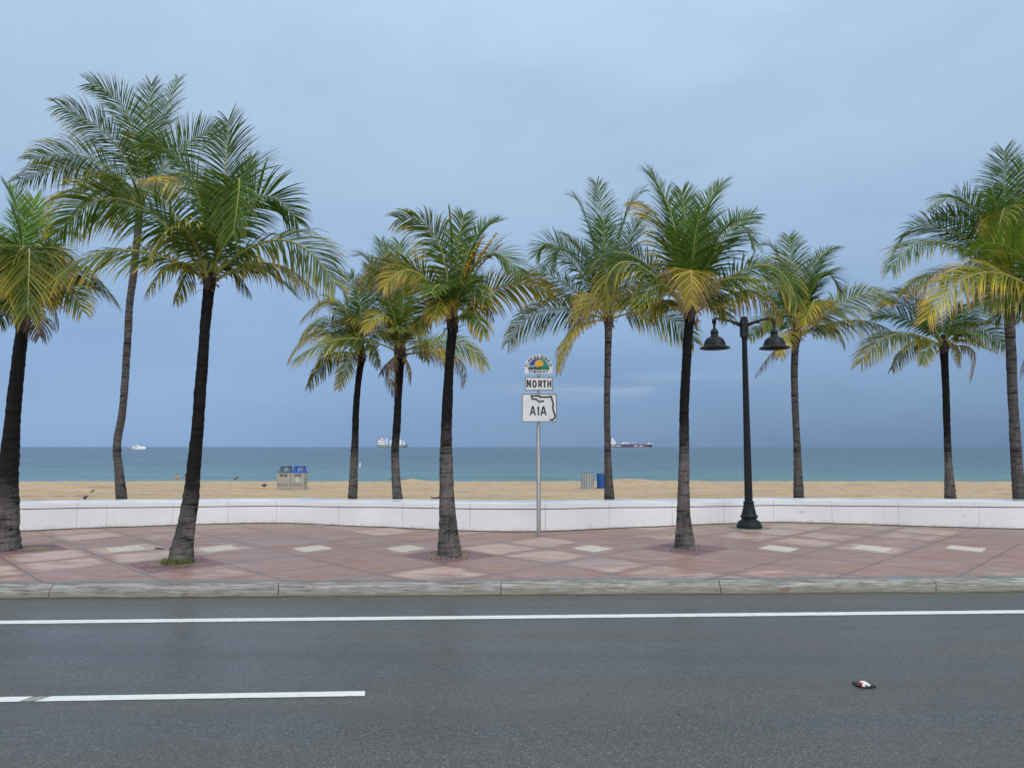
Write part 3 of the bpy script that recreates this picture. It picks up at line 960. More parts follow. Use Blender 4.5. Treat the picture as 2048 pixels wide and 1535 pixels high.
PALMS = {}
def palm(label, group, Y, z0, trunk, fronds, seed, barkm, fill=4, scale=1.0, spread=1.0, lean=0.0):
    """trunk: (px, py, width px) from the foot up, measured on the photo and placed at the distance Y of the foot; fronds: mid point and tip of each midrib"""
    rng = random.Random(seed)
    foot = at(trunk[0][0], trunk[0][1], Y)
    base = Vector((foot.x, Y, z0))
    root = thing('palm_tree', base, label, 'palm tree', group)
    P = []
    for i, (px, py, wd) in enumerate(trunk):
        q = at(px, py, Y)
        P.append((q.x - base.x, lean * (i / (len(trunk) - 1)) ** 1.3, q.z - base.z, 0.465 * wd * Y / FPX))
    if P[0][2] > 0.02:      # foot hidden behind the wall: carry the trunk down to the sand
        P.insert(0, (P[0][0] - 0.02, 0.0, -0.08, P[0][3] * 1.25))
    else:
        P[0] = (P[0][0], 0, -0.03, P[0][3])
    path = catmull(P, 26)
    nsd = 22
    vs, fs = [], []
    zlen = 0.0
    ph = rng.uniform(0, 50)
    for i, (x, y, z, rad) in enumerate(path):
        ring = 0.030 * math.sin(z * 2 * PI / 0.17 + 5 * noise.noise(Vector((ph, z * 1.5, 0)))) + 0.04 * noise.noise(Vector((ph + 9, z * 5.0, 3)))
        for k in range(nsd):
            a = 2 * PI * k / nsd
            nn = noise.noise(Vector((math.cos(a) * 0.9 + ph, math.sin(a) * 0.9, z * 1.6)))
            n2 = noise.noise(Vector((math.cos(a) * 2.6 + ph, math.sin(a) * 2.6, z * 9.0)))
            rr = rad * (1 + ring * 0.6 + 0.12 * nn + 0.07 * n2)
            if z < 0.5 and z0 > 0.1:
                rr *= 1 + 0.10 * max(0, 0.4 - z) * (1 + math.sin(a * 5 + ph))
            vs.append((x + rr * math.cos(a), y + rr * math.sin(a), z))
    for i in range(len(path) - 1):
        for k in range(nsd):
            k2 = (k + 1) % nsd
            fs.append((i * nsd + k, i * nsd + k2, (i + 1) * nsd + k2, (i + 1) * nsd + k))
    tb = MB(); tb.add(vs, fs, 0, True)
    tb.add(vs[-nsd:], [tuple(range(nsd))])
    tb.build('trunk', barkm, root)
    top = Vector(path[-1][:3]); rt = path[-1][3]
    topw = base + top
    # fibre sheath with old frond bases
    fb = MB()
    nsd = 16
    prof = [(0.95, -0.10), (1.12, 0.0), (1.25, 0.09), (1.12, 0.20), (0.85, 0.32), (0.5, 0.44)]
    vs, fs = [], []
    for i, (rm, z) in enumerate(prof):
        for k in range(nsd):
            a = 2 * PI * k / nsd
            q = rt * rm * (1 + 0.30 * noise.noise(Vector((math.cos(a) * 2 + seed, math.sin(a) * 2, z * 9))))
            vs.append((top.x + q * math.cos(a), top.y + q * math.sin(a), top.z + z + 0.04 * noise.noise(Vector((a * 3, seed, z)))))
    for i in range(len(prof) - 1):
        for k in range(nsd):
            k2 = (k + 1) % nsd
            fs.append((i * nsd + k, i * nsd + k2, (i + 1) * nsd + k2, (i + 1) * nsd + k))
    fb.add(vs, fs, 0, True)
    for k in range(16):
        a = rng.uniform(0, 2 * PI); z = rng.uniform(-0.08, 0.2)
        o_ = Vector((math.cos(a), math.sin(a), 0))
        p0 = top + o_ * rt * 0.9 + Vector((0, 0, z))
        ln = rng.uniform(0.08, 0.22)
        up = rng.uniform(-0.9, 0.7)
        p1 = p0 + (o_ + Vector((0, 0, up))).normalized() * ln * 0.6
        p2 = p1 + (o_ * 0.5 + Vector((0, 0, up - 0.5))).normalized() * ln * 0.5
        wv = Vector((-o_.y, o_.x, 0)) * rng.uniform(0.015, 0.045)
        fb.add([p0 - wv, p0 + wv, p1 + wv * 0.8, p1 - wv * 0.8, p2 + wv * 0.15, p2 - wv * 0.15], [(0, 1, 2, 3), (3, 2, 4, 5)])
    fb.build('fibre_sheath', M['fibre'], root)
    for fr in fronds:
        mx, my, tx, ty, kd = fr[:5]
        if len(fr) > 5 and fr[5] >= 0.7: continue      # hidden at the back of the heart
        tmp = at(tx, ty, Y)
        hgt = {'s': 0.30, 'y': 0.30, 'g': 0.22, 'm': 0.14, 'o': 0.12, 'l': 0.10, 'x': 0.12, 'p': 0.1, 'h': 0.06, 'd': 0.04}[kd]
        a0 = topw + Vector((0, lean, 0)) * 0 + Vector((0, 0, hgt))
        inpl = Vector((tmp.x - a0.x, 0, tmp.z - a0.z)).length
        if len(fr) > 5:
            dt = fr[5]; dm = fr[6] if len(fr) > 6 else dt * 0.6
        else:
            dt = rng.uniform(-0.42, 0.42) * inpl * spread
            dm = dt * 0.5
        tip = at(tx, ty, Y + lean + dt)
        mid = at(mx, my, Y + lean + dm)
        side = (mid - a0); side.z = 0
        if side.length > 1e-3:
            a0 = a0 + side.normalized() * rt * 0.6
        frond(a0, mid, tip, kd, root, base, rng, scale)
    # younger and hidden fronds around the heart, mostly away from the viewer
    for k in range(fill):
        az = rng.uniform(0.15, PI - 0.15) if k % 3 else -rng.uniform(0.5, PI - 0.5)
        el = rng.uniform(0.25, 0.95)
        ln = rng.uniform(1.3, 1.9) * scale
        o_ = Vector((math.cos(az) * math.cos(el), math.sin(az) * math.cos(el), math.sin(el)))
        a0 = topw + Vector((0, 0, 0.22))
        mid = a0 + o_ * ln * 0.55
        tip = a0 + o_ * ln * 0.95 + Vector((o_.x, o_.y, 0)) * ln * 0.25 - Vector((0, 0, 0.42 * ln * (1.3 - el)))
        frond(a0, mid, tip, rng.choice('ggm'), root, base, rng, scale)
    return root, top, rt, rng

NEAR = 'palms planted in the pavement'
FAR = 'palms on the sand behind the wall'

palm('leaning dark trunked palm at the left edge, its brown skirted crown cut by the frame', NEAR, 14.0, 0.15,
     [(6, 1100, 66), (10, 1060, 56), (14, 1010, 46), (18, 940, 38), (23, 870, 32), (30, 790, 28), (37, 715, 26), (45, 655, 24)],
     [(44, 470, 17, 376, 'y'), (62, 490, 68, 398, 'y', 0.5), (105, 490, 152, 472, 'g'), (0, 490, -45, 425, 'g'), (55, 496, 8, 572, 'o', -1.4, -1.0),
      (64, 494, 122, 560, 'h', -1.2, -0.8), (58, 498, 55, 628, 'm', -1.5, -1.1), (140, 543, 230, 598, 'm', -0.3), (112, 575, 165, 622, 'o', -0.5), (-30, 520, -95, 570, 'm'),
      (-15, 570, -55, 645, 'm'), (72, 628, 80, 672, 'd', -0.3), (25, 600, 0, 650, 'h', 0.3), (90, 590, 118, 650, 'h', 0.6), (110, 530, 170, 520, 'g', 0.9), (30, 470, 45, 395, 'y', 0.9)],
     1, M['bark_near'], 2)

palm('tall slender grey palm behind the wall, highest crown on the left', FAR, 20.8, 0.0,
     [(243, 998, 24), (238, 945, 19), (234, 890, 17), (244, 830, 15), (250, 760, 15), (255, 680, 15), (259, 610, 15), (268, 540, 15), (275, 470, 15), (280, 412, 15)],
     [(258, 240, 180, 167, 'g'), (293, 260, 303, 168, 'g', 0.4), (320, 250, 357, 158, 'g'), (228, 285, 115, 210, 'm'), (182, 318, 60, 320, 'm'), (166, 338, 36, 362, 'm'),
      (372, 290, 448, 258, 'g', 0.3), (176, 372, 82, 412, 'o'), (305, 354, 342, 392, 'x', -1.2, -0.9), (355, 345, 420, 400, 'm'), (200, 380, 135, 445, 'o', 0.6),
      (276, 300, 250, 215, 'g', 0.9), (305, 300, 335, 230, 'g', 0.8), (240, 330, 175, 270, 'g', 1.0), (250, 405, 225, 455, 'h'), (330, 330, 395, 300, 'm', 0.9)],
     2, M['bark_dry'], 2, 1.05)

palm('palm with a leaning near black trunk, wide dark crown and grass round its foot', NEAR, 12.42, 0.15,
     [(359, 1126, 52), (365, 1085, 43), (374, 1040, 36), (383, 985, 32), (389, 920, 28), (394, 860, 26), (400, 790, 24), (406, 710, 23), (412, 640, 22), (418, 572, 23)],
     [(446, 390, 457, 240, 'g', 0.4), (382, 355, 284, 287, 'g', -0.4), (258, 402, 120, 462, 'm', -0.5), (322, 398, 255, 396, 'g', 0.5), (510, 398, 596, 446, 'g', 0.3), (562, 480, 672, 572, 'm', -0.4),
      (540, 527, 634, 588, 'h', 0.4), (240, 500, 97, 572, 'o', -0.6), (360, 455, 294, 528, 'o', -1.3, -0.9), (474, 360, 466, 470, 'g', -1.3, -0.9), (352, 525, 290, 588, 'h', -0.5),
      (470, 400, 505, 318, 'y', 0.6), (495, 450, 545, 470, 'g', 0.9), (372, 455, 318, 470, 'm', 0.9), (430, 430, 425, 300, 'g', 0.9), (390, 525, 352, 600, 'h', 0.3), (455, 535, 500, 585, 'h', 0.5),
      (445, 470, 440, 380, 'g', -0.8, -0.6), (480, 500, 530, 535, 'm', 0.6)],
     3, M['bark_near'], 2)

palm('small slim palm at the left end of the middle clump, yellowed fronds sweeping left', FAR, 20.5, 0.0,
     [(705, 996, 20), (707, 955, 18), (709, 900, 16), (711, 850, 14), (713, 800, 14), (718, 755, 14), (723, 718, 15)],
     [(720, 610, 702, 548, 'g'), (735, 610, 737, 535, 'g', 0.5), (676, 606, 606, 637, 'o', -0.4), (640, 662, 577, 718, 'o'), (663, 712, 617, 773, 'h', 0.3), (704, 712, 676, 776, 'l', -0.6),
      (690, 630, 650, 590, 'g', 0.6), (745, 650, 770, 610, 'g', 0.8), (655, 640, 600, 680, 'o', 0.5), (705, 640, 690, 590, 'g', -0.4), (742, 690, 758, 735, 'h', 0.3), (676, 672, 640, 740, 'm', 0.4), (755, 668, 790, 690, 'm', 0.5)],
     4, M['bark_mid'], 2, 0.85)

palm('shaggy palm in the middle clump with a dead brown skirt under its crown', FAR, 20.0, 0.0,
     [(795, 998, 23), (792, 960, 19), (790, 910, 17), (793, 860, 17), (796, 800, 16), (798, 755, 18), (800, 712, 22)],
     [(780, 560, 763, 484, 'g', 0.4), (800, 570, 799, 486, 'g', 0.6), (755, 545, 714, 512, 'g', 0.3), (806, 610, 808, 540, 'g', -0.7, -0.5), (772, 632, 727, 662, 'l', -1.2, -0.9), (692, 677, 592, 717, 'o', -0.6),
      (862, 690, 896, 728, 'l', -0.4), (905, 682, 968, 728, 'o', 0.3), (908, 712, 928, 768, 'd', 0.4), (772, 730, 763, 745, 'd', 0.2), (778, 742, 787, 788, 'd', -0.4, -0.5), (820, 735, 822, 760, 'd', -0.4),
      (848, 640, 890, 626, 'g', 0.6), (760, 590, 715, 560, 'g', 0.7), (838, 580, 862, 520, 'g', 0.8), (790, 640, 775, 600, 'm', -0.9, -0.7), (830, 650, 850, 690, 'm', -0.8, -0.6), (742, 640, 680, 640, 'm', 0.4)],
     5, M['bark_mid'], 2, 0.95)

root5, top5, rt5, rng5 = palm('stout palm left of the road sign, thick ringed foot, upright spear in its crown', NEAR, 13.25, 0.15,
     [(900, 1112, 52), (898, 1085, 49), (896, 1050, 40), (894, 1000, 33), (892, 940, 28), (892, 880, 25), (894, 820, 23), (897, 760, 21), (901, 700, 21), (905, 655, 22)],
     [(903, 520, 898, 422, 's', 0.0), (945, 490, 1000, 443, 'y', 0.4), (874, 478, 797, 437, 'm', -0.3), (968, 513, 1040, 548, 'g', -0.5), (1004, 573, 1104, 585, 'l', 0.3), (816, 530, 722, 570, 'l', -0.4),
      (834, 545, 768, 575, 'l', -0.9, -0.6), (955, 602, 985, 634, 'h', 0.4), (862, 612, 836, 660, 'o', 0.3), (916, 500, 927, 430, 'g', 0.6), (972, 545, 1052, 503, 'g', 0.7), (926, 575, 965, 560, 'g', -0.9, -0.7),
      (880, 540, 858, 480, 'g', 0.7), (945, 625, 968, 668, 'h', -0.4), (885, 600, 868, 640, 'o', -0.7), (868, 560, 825, 545, 'm', 0.8), (960, 560, 1010, 590, 'm', 0.8), (935, 560, 970, 600, 'm', -0.7)],
     6, M['bark_mid'], 2)
fl = MB()
heart = top5 + Vector((0.05, -0.05, 0.35))
for k in range(7):
    e = at(948 + k * 9, 500 - (k % 3) * 12 - k * 2, 13.0) - Vector((root5.location))
    p_ = [heart, heart.lerp(e, 0.5) + Vector((0, 0, 0.15)), e]
    fl.tube(p_, [0.018, 0.014, 0.008], 5)
    for j in range(14):
        c_ = p_[1].lerp(e, j / 13) + Vector((rng5.uniform(-0.022, 0.022), rng5.uniform(-0.03, 0.03), rng5.uniform(-0.022, 0.022)))
        d_ = Vector((rng5.uniform(-1, 1), rng5.uniform(-1, 1), rng5.uniform(-0.2, 1))).normalized() * 0.035
        fl.tube([c_ - d_, c_, c_ + d_], [0.006, 0.016, 0.004], 5)
fl.build('flower_stalk', M['flower'], root5)
tw = MB()
o_ = root5.location
a_ = at(880, 994, 13.2) - o_; b_ = at(868, 996, 13.15) - o_; c_ = at(860, 992, 13.15) - o_
tw.tube([a_, b_, c_], [0.018, 0.012, 0.004], 6)
tw.tube([b_, at(861, 997, 13.15) - o_], [0.010, 0.003], 5)
tw.build('twig_stub', M['twig'], root5)

palm('straight slim palm right of the road sign with long drooping fronds', FAR, 20.6, 0.0,
     [(1219, 998, 22), (1217, 950, 17), (1215, 890, 14), (1214, 820, 14), (1215, 750, 14), (1216, 690, 15), (1217, 648, 17)],
     [(1206, 450, 1192, 366, 'g', 0.4), (1178, 455, 1143, 393, 'g', 0.3), (1122, 500, 1074, 510, 'g', 0.5), (1140, 505, 1100, 532, 'g', -0.4), (1100, 550, 1028, 560, 'm', 0.4), (1092, 620, 1016, 685, 'o', -0.3),
      (1146, 662, 1117, 742, 'p', -0.7, -0.5), (1245, 455, 1290, 380, 'g', 0.4), (1209, 500, 1207, 442, 'g', -0.8, -0.6), (1258, 480, 1298, 428, 'g', 0.5), (1275, 552, 1330, 560, 'm', 0.6), (1315, 628, 1388, 684, 'm', 0.3),
      (1138, 590, 1082, 608, 'm', 0.5), (1182, 588, 1150, 618, 'l', -0.9, -0.7), (1230, 500, 1240, 420, 'g', 0.7), (1175, 520, 1130, 470, 'g', 0.6), (1160, 640, 1130, 700, 'm', 0.3), (1262, 600, 1300, 640, 'm', -0.3), (1190, 480, 1170, 420, 'g', 0.8)],
     7, M['bark_dry'], 2, 1.0)

root8, top8, rt8, rng8 = palm('palm left of the black lamp with a golden frond drooping at the front', NEAR, 14.2, 0.15,
     [(1370, 1097, 44), (1369, 1072, 38), (1367, 1040, 31), (1367, 990, 26), (1368, 920, 22), (1368, 850, 20), (1370, 780, 20), (1374, 710, 20), (1379, 636, 20)],
     [(1345, 440, 1298, 345, 'g', 0.3), (1400, 455, 1442, 367, 'g', 0.3), (1372, 470, 1364, 382, 'y', 0.6), (1326, 460, 1272, 405, 'o', 0.4), (1450, 458, 1509, 490, 'g', -0.5), (1440, 485, 1508, 428, 'g', 0.4),
      (1262, 524, 1208, 588, 'o', -0.5), (1256, 508, 1176, 545, 'g', 0.4), (1236, 590, 1146, 638, 'l', 0.3), (1381, 540, 1384, 606, 'x', -1.7, -1.3), (1520, 530, 1594, 606, 'm', -0.4), (1490, 583, 1556, 632, 'h', 0.3),
      (1435, 545, 1482, 562, 'g', 0.8), (1388, 490, 1402, 425, 'g', -0.8, -0.6), (1330, 530, 1290, 545, 'g', 0.8), (1420, 590, 1450, 640, 'h', 0.5), (1335, 600, 1300, 640, 'h', 0.5), (1360, 510, 1338, 460, 'g', -0.6, -0.4),
      (1420, 520, 1455, 500, 'g', -0.7, -0.5), (1325, 570, 1275, 610, 'm', -0.6)],
     8, M['bark_mid'], 2)
hk = MB()
o_ = root8.location
hp = [at(1395, 632, 14.1) - o_, at(1394, 642, 14.1) - o_, at(1392, 652, 14.1) - o_, at(1395, 662, 14.1) - o_]
hk.tube(hp, [0.008, 0.035, 0.026, 0.012], 7)
hk.tube([at(1395, 643, 14.1) - o_, at(1403, 640, 14.1) - o_], [0.012, 0.004], 5)
hk.tube([at(1382, 628, 14.1) - o_, at(1395, 632, 14.1) - o_], [0.01, 0.008], 5)
hk.build('dry_husk', M['husk'], root8)

palm('slim palm behind the lamp post with a limp gold and brown frond on its left', FAR, 20.6, 0.0,
     [(1598, 994, 22), (1596, 945, 18), (1594, 890, 15), (1591, 830, 15), (1589, 770, 14), (1589, 715, 15), (1592, 678, 18)],
     [(1562, 530, 1530, 490, 'g', 0.4), (1584, 545, 1578, 474, 'g', 0.6), (1625, 540, 1670, 495, 'g', 0.4), (1642, 553, 1682, 585, 'g', 0.3), (1712, 592, 1784, 602, 'o', -0.3), (1708, 640, 1797, 672, 'h', 0.3),
      (1628, 602, 1604, 650, 'l', -1.2, -0.9), (1568, 560, 1504, 530, 'g', 0.6), (1575, 668, 1560, 712, 'x', -0.9, -0.7), (1552, 698, 1511, 750, 'd', 0.2), (1540, 640, 1500, 678, 'm', 0.4), (1545, 590, 1480, 590, 'g', 0.6),
      (1600, 560, 1612, 500, 'g', 0.8), (1640, 610, 1690, 630, 'm', 0.5), (1590, 590, 1570, 540, 'g', -0.6, -0.4), (1565, 620, 1535, 660, 'm', -0.4), (1655, 650, 1690, 690, 'h', 0.4), (1630, 570, 1660, 545, 'y', -0.5)],
     9, M['bark_dry'], 2, 0.95)

palm('low palm at the right with a gold and brown frond hanging on its right', FAR, 20.4, 0.0,
     [(1900, 998, 23), (1898, 950, 17), (1895, 890, 14), (1893, 820, 14), (1891, 760, 14), (1888, 700, 16)],
     [(1808, 636, 1744, 634, 'g', 0.4), (1815, 612, 1762, 612, 'g', 0.5), (1790, 668, 1721, 725, 'o', -0.3), (1832, 682, 1783, 738, 'h', 0.3), (1934, 680, 1990, 702, 'x', -0.5), (1945, 700, 1942, 760, 'd', -0.4),
      (1952, 655, 2010, 696, 'm', 0.3), (1935, 630, 1985, 604, 'g', 0.5), (1832, 600, 1776, 585, 'g', 0.6), (1848, 580, 1808, 545, 'g', 0.9), (1888, 600, 1900, 560, 'g', 0.9), (1860, 640, 1838, 600, 'g', -0.5),
      (1905, 640, 1925, 610, 'g', -0.5), (1862, 690, 1845, 728, 'm', -0.4), (1912, 690, 1920, 730, 'h', 0.4), (1930, 665, 1960, 690, 'm', -0.6)],
     10, M['bark_mid'], 2, 0.9)

palm('tall grey trunked palm at the right edge, tallest crown on that side', FAR, 19.6, 0.0,
     [(2040, 1000, 27), (2035, 950, 23), (2031, 890, 21), (2027, 820, 20), (2024, 750, 20), (2021, 680, 20), (2018, 610, 20), (2017, 555, 20)],
     [(2010, 410, 2008, 302, 'g', 0.3), (2028, 420, 2046, 325, 'g', 0.5), (1938, 408, 1876, 410, 'g', -0.3), (1942, 458, 1873, 432, 'g', 0.5), (1872, 452, 1796, 494, 'g', 0.3), (1866, 482, 1782, 540, 'm', -0.4),
      (2012, 420, 1994, 480, 'o', -1.4, -1.0), (2075, 440, 2128, 420, 'g', 0.3), (2080, 490, 2150, 530, 'g'), (1892, 540, 1812, 585, 'o', 0.3), (1985, 555, 1990, 620, 'd', -0.5), (2040, 560, 2060, 622, 'd', -0.4),
      (1965, 440, 1920, 372, 'g', 0.7), (2060, 400, 2090, 340, 'g', 0.5), (1955, 520, 1900, 560, 'm', -0.5), (1970, 555, 1945, 610, 'h', 0.3), (2000, 450, 1985, 380, 'g', -0.6, -0.4), (2065, 530, 2105, 590, 'm', 0.4), (1940, 500, 1870, 500, 'g', 0.7)],
     11, M['bark_dry'], 2, 1.1)

palm('palm mostly outside the right edge, bright yellow green fronds reaching into view', NEAR, 14.6, 0.15,
     [(2222, 1092, 46), (2216, 1040, 34), (2208, 960, 25), (2195, 860, 22), (2178, 760, 21), (2160, 680, 22)],
     [(2030, 503, 1945, 507, 'y', -0.4), (1990, 545, 1852, 640, 'l', -0.7), (2040, 545, 1930, 560, 'o', 0.3), (2085, 672, 2040, 745, 'd', 0.2), (2110, 480, 2075, 400, 'g'), (2160, 500, 2165, 400, 'g'), (2215, 510, 2260, 430, 'g'),
      (2260, 570, 2350, 610, 'm'), (2240, 540, 2330, 520, 'g'), (2250, 640, 2300, 730, 'd'), (2085, 590, 1990, 640, 'm', 0.5), (2150, 560, 2120, 640, 'l', -1.3, -1.0), (2060, 590, 1960, 610, 'm', -0.6)],
     12, M['bark_mid'], 2)

# ------------------------------------------------------------------ stamped surrounds of the pavement palms
def surround(cx, cy, hole, label, slots, soil=True):
    r_ = thing('tree_surround', (cx, cy, 0.15), label, 'tree surround', 'purple diamond tree surrounds')
    d = MB()
    hw, hl = 0.80, 0.865
    # diamond ring with a rectangular hole
    a, b = hole
    out = [(0, -hl), (hw, 0), (0, hl), (-hw, 0)]
    inn = [(-a, -b), (a, -b), (a, b), (-a, b)]
    z1 = 0.006
    V = [(x, y, z1) for x, y in out] + [(x, y, z1) for x, y in inn] + [(x, y, -0.03) for x, y in inn]
    F = [(0, 5, 4), (0, 1, 5), (1, 6, 5), (1, 2, 6), (2, 7, 6), (2, 3, 7), (3, 4, 7), (3, 0, 4), (4, 5, 9, 8), (5, 6, 10, 9), (6, 7, 11, 10), (7, 4, 8, 11)]
    d.add(V, F)
    o0 = [(0, -hl - 0.0), (hw + 0.0, 0), (0, hl), (-hw, 0)]
    d.add([(x, y, z1) for x, y in out] + [(x, y, -0.02) for x, y in out], [(0, 4, 5, 1), (1, 5, 6, 2), (2, 6, 7, 3), (3, 7, 4, 0)])
    sl = d
    for k in range(-slots, slots + 1):
        x = k * 0.085
        y0 = -b - 0.05 - (0.02 if k % 2 else 0.0)
        y1 = max(y0 - 0.16, -hl * (1 - abs(x) / hw) + 0.06)
        if y1 < y0 - 0.03:
            sl.box((x - 0.009, y1, 0.004), (x + 0.009, y0, 0.009), 1)
            sl.box((x - 0.009, -y0, 0.004), (x + 0.009, -y1, 0.009), 1)
    d.build('stamped_frame', [M['surround'], M['slot_shade']], r_)
    so_ = MB()
    n = 14
    vs, fs = [], []
    rnd = random.Random(int(cx * 10))
    for j in range(n + 1):
        for i in range(n + 1):
            x = -a + 0.003 + (2 * a - 0.006) * i / n; y = -b + 0.003 + (2 * b - 0.006) * j / n
            vs.append((x, y, 0.009 + 0.010 * noise.noise(Vector((x * 9, y * 9, cx)))))
    for j in range(n):
        for i in range(n):
            fs.append((j * (n + 1) + i, j * (n + 1) + i + 1, (j + 1) * (n + 1) + i + 1, (j + 1) * (n + 1) + i))
    so_.add(vs, fs, 0, True)
    so_.build('soil', M['soil'], r_)
    return r_
surround(-5.495, 12.34, (0.36, 0.25), 'purple diamond surround with grass at the foot of the leaning palm', 4)
surround(-1.12, 13.27, (0.35, 0.26), 'purple diamond surround with a square of soil below the stout palm', 4)
surround(3.255, 14.2, (0.24, 0.22), 'purple diamond surround at the foot of the palm beside the lamp', 4)
surround(-9.1, 14.12, (0.46, 0.22), 'purple diamond surround cut by the left edge of the frame', 4)
surround(11.95, 14.5, (0.40, 0.33), 'purple diamond surround beyond the right edge of the frame', 4)

# grass tuft at the foot of the leaning palm
gr = MB()
rnd = random.Random(5)
for k in range(700):
    a = rnd.uniform(-0.05, PI + 0.05) if k % 3 else rnd.uniform(0.2, 1.6)
    rr_ = 0.175 + abs(rnd.gauss(0, 0.035))
    x = -5.47 + rr_ * math.cos(a) * 1.05
    y = 12.38 - rr_ * math.sin(a) * 0.95
    h = rnd.uniform(0.05, 0.13) * (1.0 if rr_ < 0.30 else 0.5)
    lx, ly = rnd.uniform(-0.05, 0.05), rnd.uniform(-0.06, 0.03)
    wv = rnd.uniform(0.003, 0.006)
    b = rnd.uniform(0, PI)
    cx_, cy_ = wv * math.cos(b), wv * math.sin(b)
    gr.add([(x - cx_, y - cy_, 0.13), (x + cx_, y + cy_, 0.13), (x + lx * 0.4 + cx_ * 0.7, y + ly * 0.4 + cy_ * 0.7, 0.145 + h * 0.6), (x + lx * 0.4 - cx_ * 0.7, y + ly * 0.4 - cy_ * 0.7, 0.145 + h * 0.6), (x + lx, y + ly, 0.145 + h)],
           [(0, 1, 2, 3), (3, 2, 4)])
go = gr.build('grass', M['grass'])
tag(go, 'short green grass growing at the foot of the leaning palm', 'grass', kind='stuff')

# ------------------------------------------------------------------ street lamp
LX, LY = 5.575, 17.72
lm = thing('street_lamp', (LX, LY, 0.15), 'black double armed street lamp with two bell shades beside the wall', 'street lamp')
k = LY / FPX / 3.268          # metres per enlarged photo pixel
d = MB()
d.lathe([(0.285, 0.0), (0.29, 0.03), (0.29, 0.075), (0.272, 0.095), (0.262, 0.11), (0.262, 0.14), (0.235, 0.165), (0.20, 0.185), (0.175, 0.205), (0.172, 0.235), (0.198, 0.25), (0.205, 0.275), (0.195, 0.295),
         (0.172, 0.31), (0.160, 0.36), (0.145, 0.42), (0.130, 0.49), (0.120, 0.55), (0.116, 0.585), (0.128, 0.592), (0.128, 0.615), (0.112, 0.622)], 40)
d.build('base', M['black_metal'], lm)
d = MB()
n = 24
vs, fs = [], []
hts = [0.61, 1.2, 2.0, 3.0, 4.0, 4.75]
for i, z in enumerate(hts):
    rad = 0.093 - 0.036 * (z - 0.61) / 4.1
    for q in range(n * 2):
        a = 2 * PI * q / (n * 2)
        vs.append((rad * (1 if q % 4 < 2 else 0.93) * math.cos(a), rad * (1 if q % 4 < 2 else 0.93) * math.sin(a), z))
for i in range(len(hts) - 1):
    for q in range(n * 2):
        q2 = (q + 1) % (n * 2)
        fs.append((i * n * 2 + q, i * n * 2 + q2, (i + 1) * n * 2 + q2, (i + 1) * n * 2 + q))
d.add(vs, fs)
d.build('pole', M['black_metal'], lm)
ztop = at(1487, 633, LY).z - 0.15
ptop = at(1487, 700, LY)
PXo = at(1488, 640, LY).x - LX
# the post leans to the left in the photo only through the tilt of the view: it stands upright here
hub = MB()
hub.box((-0.075, -0.075, ztop - 0.50), (0.075, 0.075, ztop - 0.05))
hub.lathe([(0.07, ztop - 0.05), (0.085, ztop - 0.04), (0.085, ztop - 0.02), (0.05, ztop)], 20)
hub.box((-0.092, -0.06, ztop - 0.47), (-0.075, 0.06, ztop - 0.10))
hub.box((0.075, -0.06, ztop - 0.47), (0.092, 0.06, ztop - 0.10))
hub.lathe([(0.072, ztop - 0.52), (0.085, ztop - 0.51), (0.085, ztop - 0.495)], 20)
hob = hub.build('hub', M['black_metal'], lm, bevel=0.008)
bo = MB()
for zz_ in (ztop - 0.42, ztop - 0.16):
    for xx in (-0.04, 0.04):
        bo.lathe([(0.012, 0.0), (0.012, 0.012), (0.006, 0.018)], 8)
        for q in range(len(bo.v) - 24 - 16, len(bo.v)):
            x, y, z = bo.v[q]
            bo.v[q] = (xx + x, -0.075 - z, zz_ + y)
bo.build('bolts', M['galv'], hob)
SH = [(0.355, 0.0), (0.362, 0.012), (0.345, 0.026), (0.300, 0.050), (0.262, 0.066), (0.258, 0.080), (0.255, 0.092), (0.247, 0.13), (0.228, 0.185), (0.195, 0.235), (0.150, 0.270), (0.108, 0.290),
      (0.094, 0.296), (0.094, 0.318), (0.086, 0.324), (0.086, 0.372), (0.096, 0.378), (0.096, 0.396), (0.088, 0.402), (0.080, 0.440), (0.058, 0.470), (0.030, 0.488), (0.030, 0.60), (0.050, 0.605), (0.052, 0.70), (0.040, 0.722)]
INN = [(0.345, 0.006), (0.290, 0.045), (0.250, 0.070), (0.240, 0.13), (0.190, 0.225), (0.10, 0.275), (0.02, 0.285)]
for sgn in (-1, 1):
    sx = sgn * 0.715
    zr = ztop - 0.775
    arm = MB()
    pth = []
    for q in range(13):
        u = q / 12
        x = sgn * (0.085 + (0.715 - 0.085) * u)
        z = ztop - 0.185 + 0.125 * math.sin(u * PI * 0.5) + 0.018 * u
        pth.append((x, 0, z))
    arm.tube(pth, [0.034 - 0.008 * q / 12 for q in range(13)], 12)
    pth2 = [(p_[0], 0, p_[2] - 0.05 + 0.05 * (i / 6)) for i, p_ in enumerate(pth[:7])]
    arm.tube(pth2, [0.022] * 7, 10)
    arm.build('arm', M['black_metal'], lm)
    sh = MB()
    sh.lathe(SH, 44, c=(sx, 0, zr), cap=False)
    sh.lathe(INN, 44, c=(sx, 0, zr), cap=False)
    sh.lathe([(0.355, 0.0), (0.345, 0.006)], 44, c=(sx, 0, zr), cap=False)
    sho = sh.build('lamp_shade', M['black_metal'], lm)
    lb = MB()
    lb.lathe([(0.0, 0.05), (0.045, 0.06), (0.06, 0.10), (0.05, 0.16), (0.03, 0.22), (0.03, 0.27)], 18, c=(sx, 0, zr), cap=False)
    lb.build('bulb', simple('frosted_glass', (0.55, 0.55, 0.52), 0.3), sho)
pd = MB()
pd.lathe([(0.47, -0.01), (0.47, 0.004), (0.28, 0.005)], 40)
pd.build('footing', M['pad'], lm)

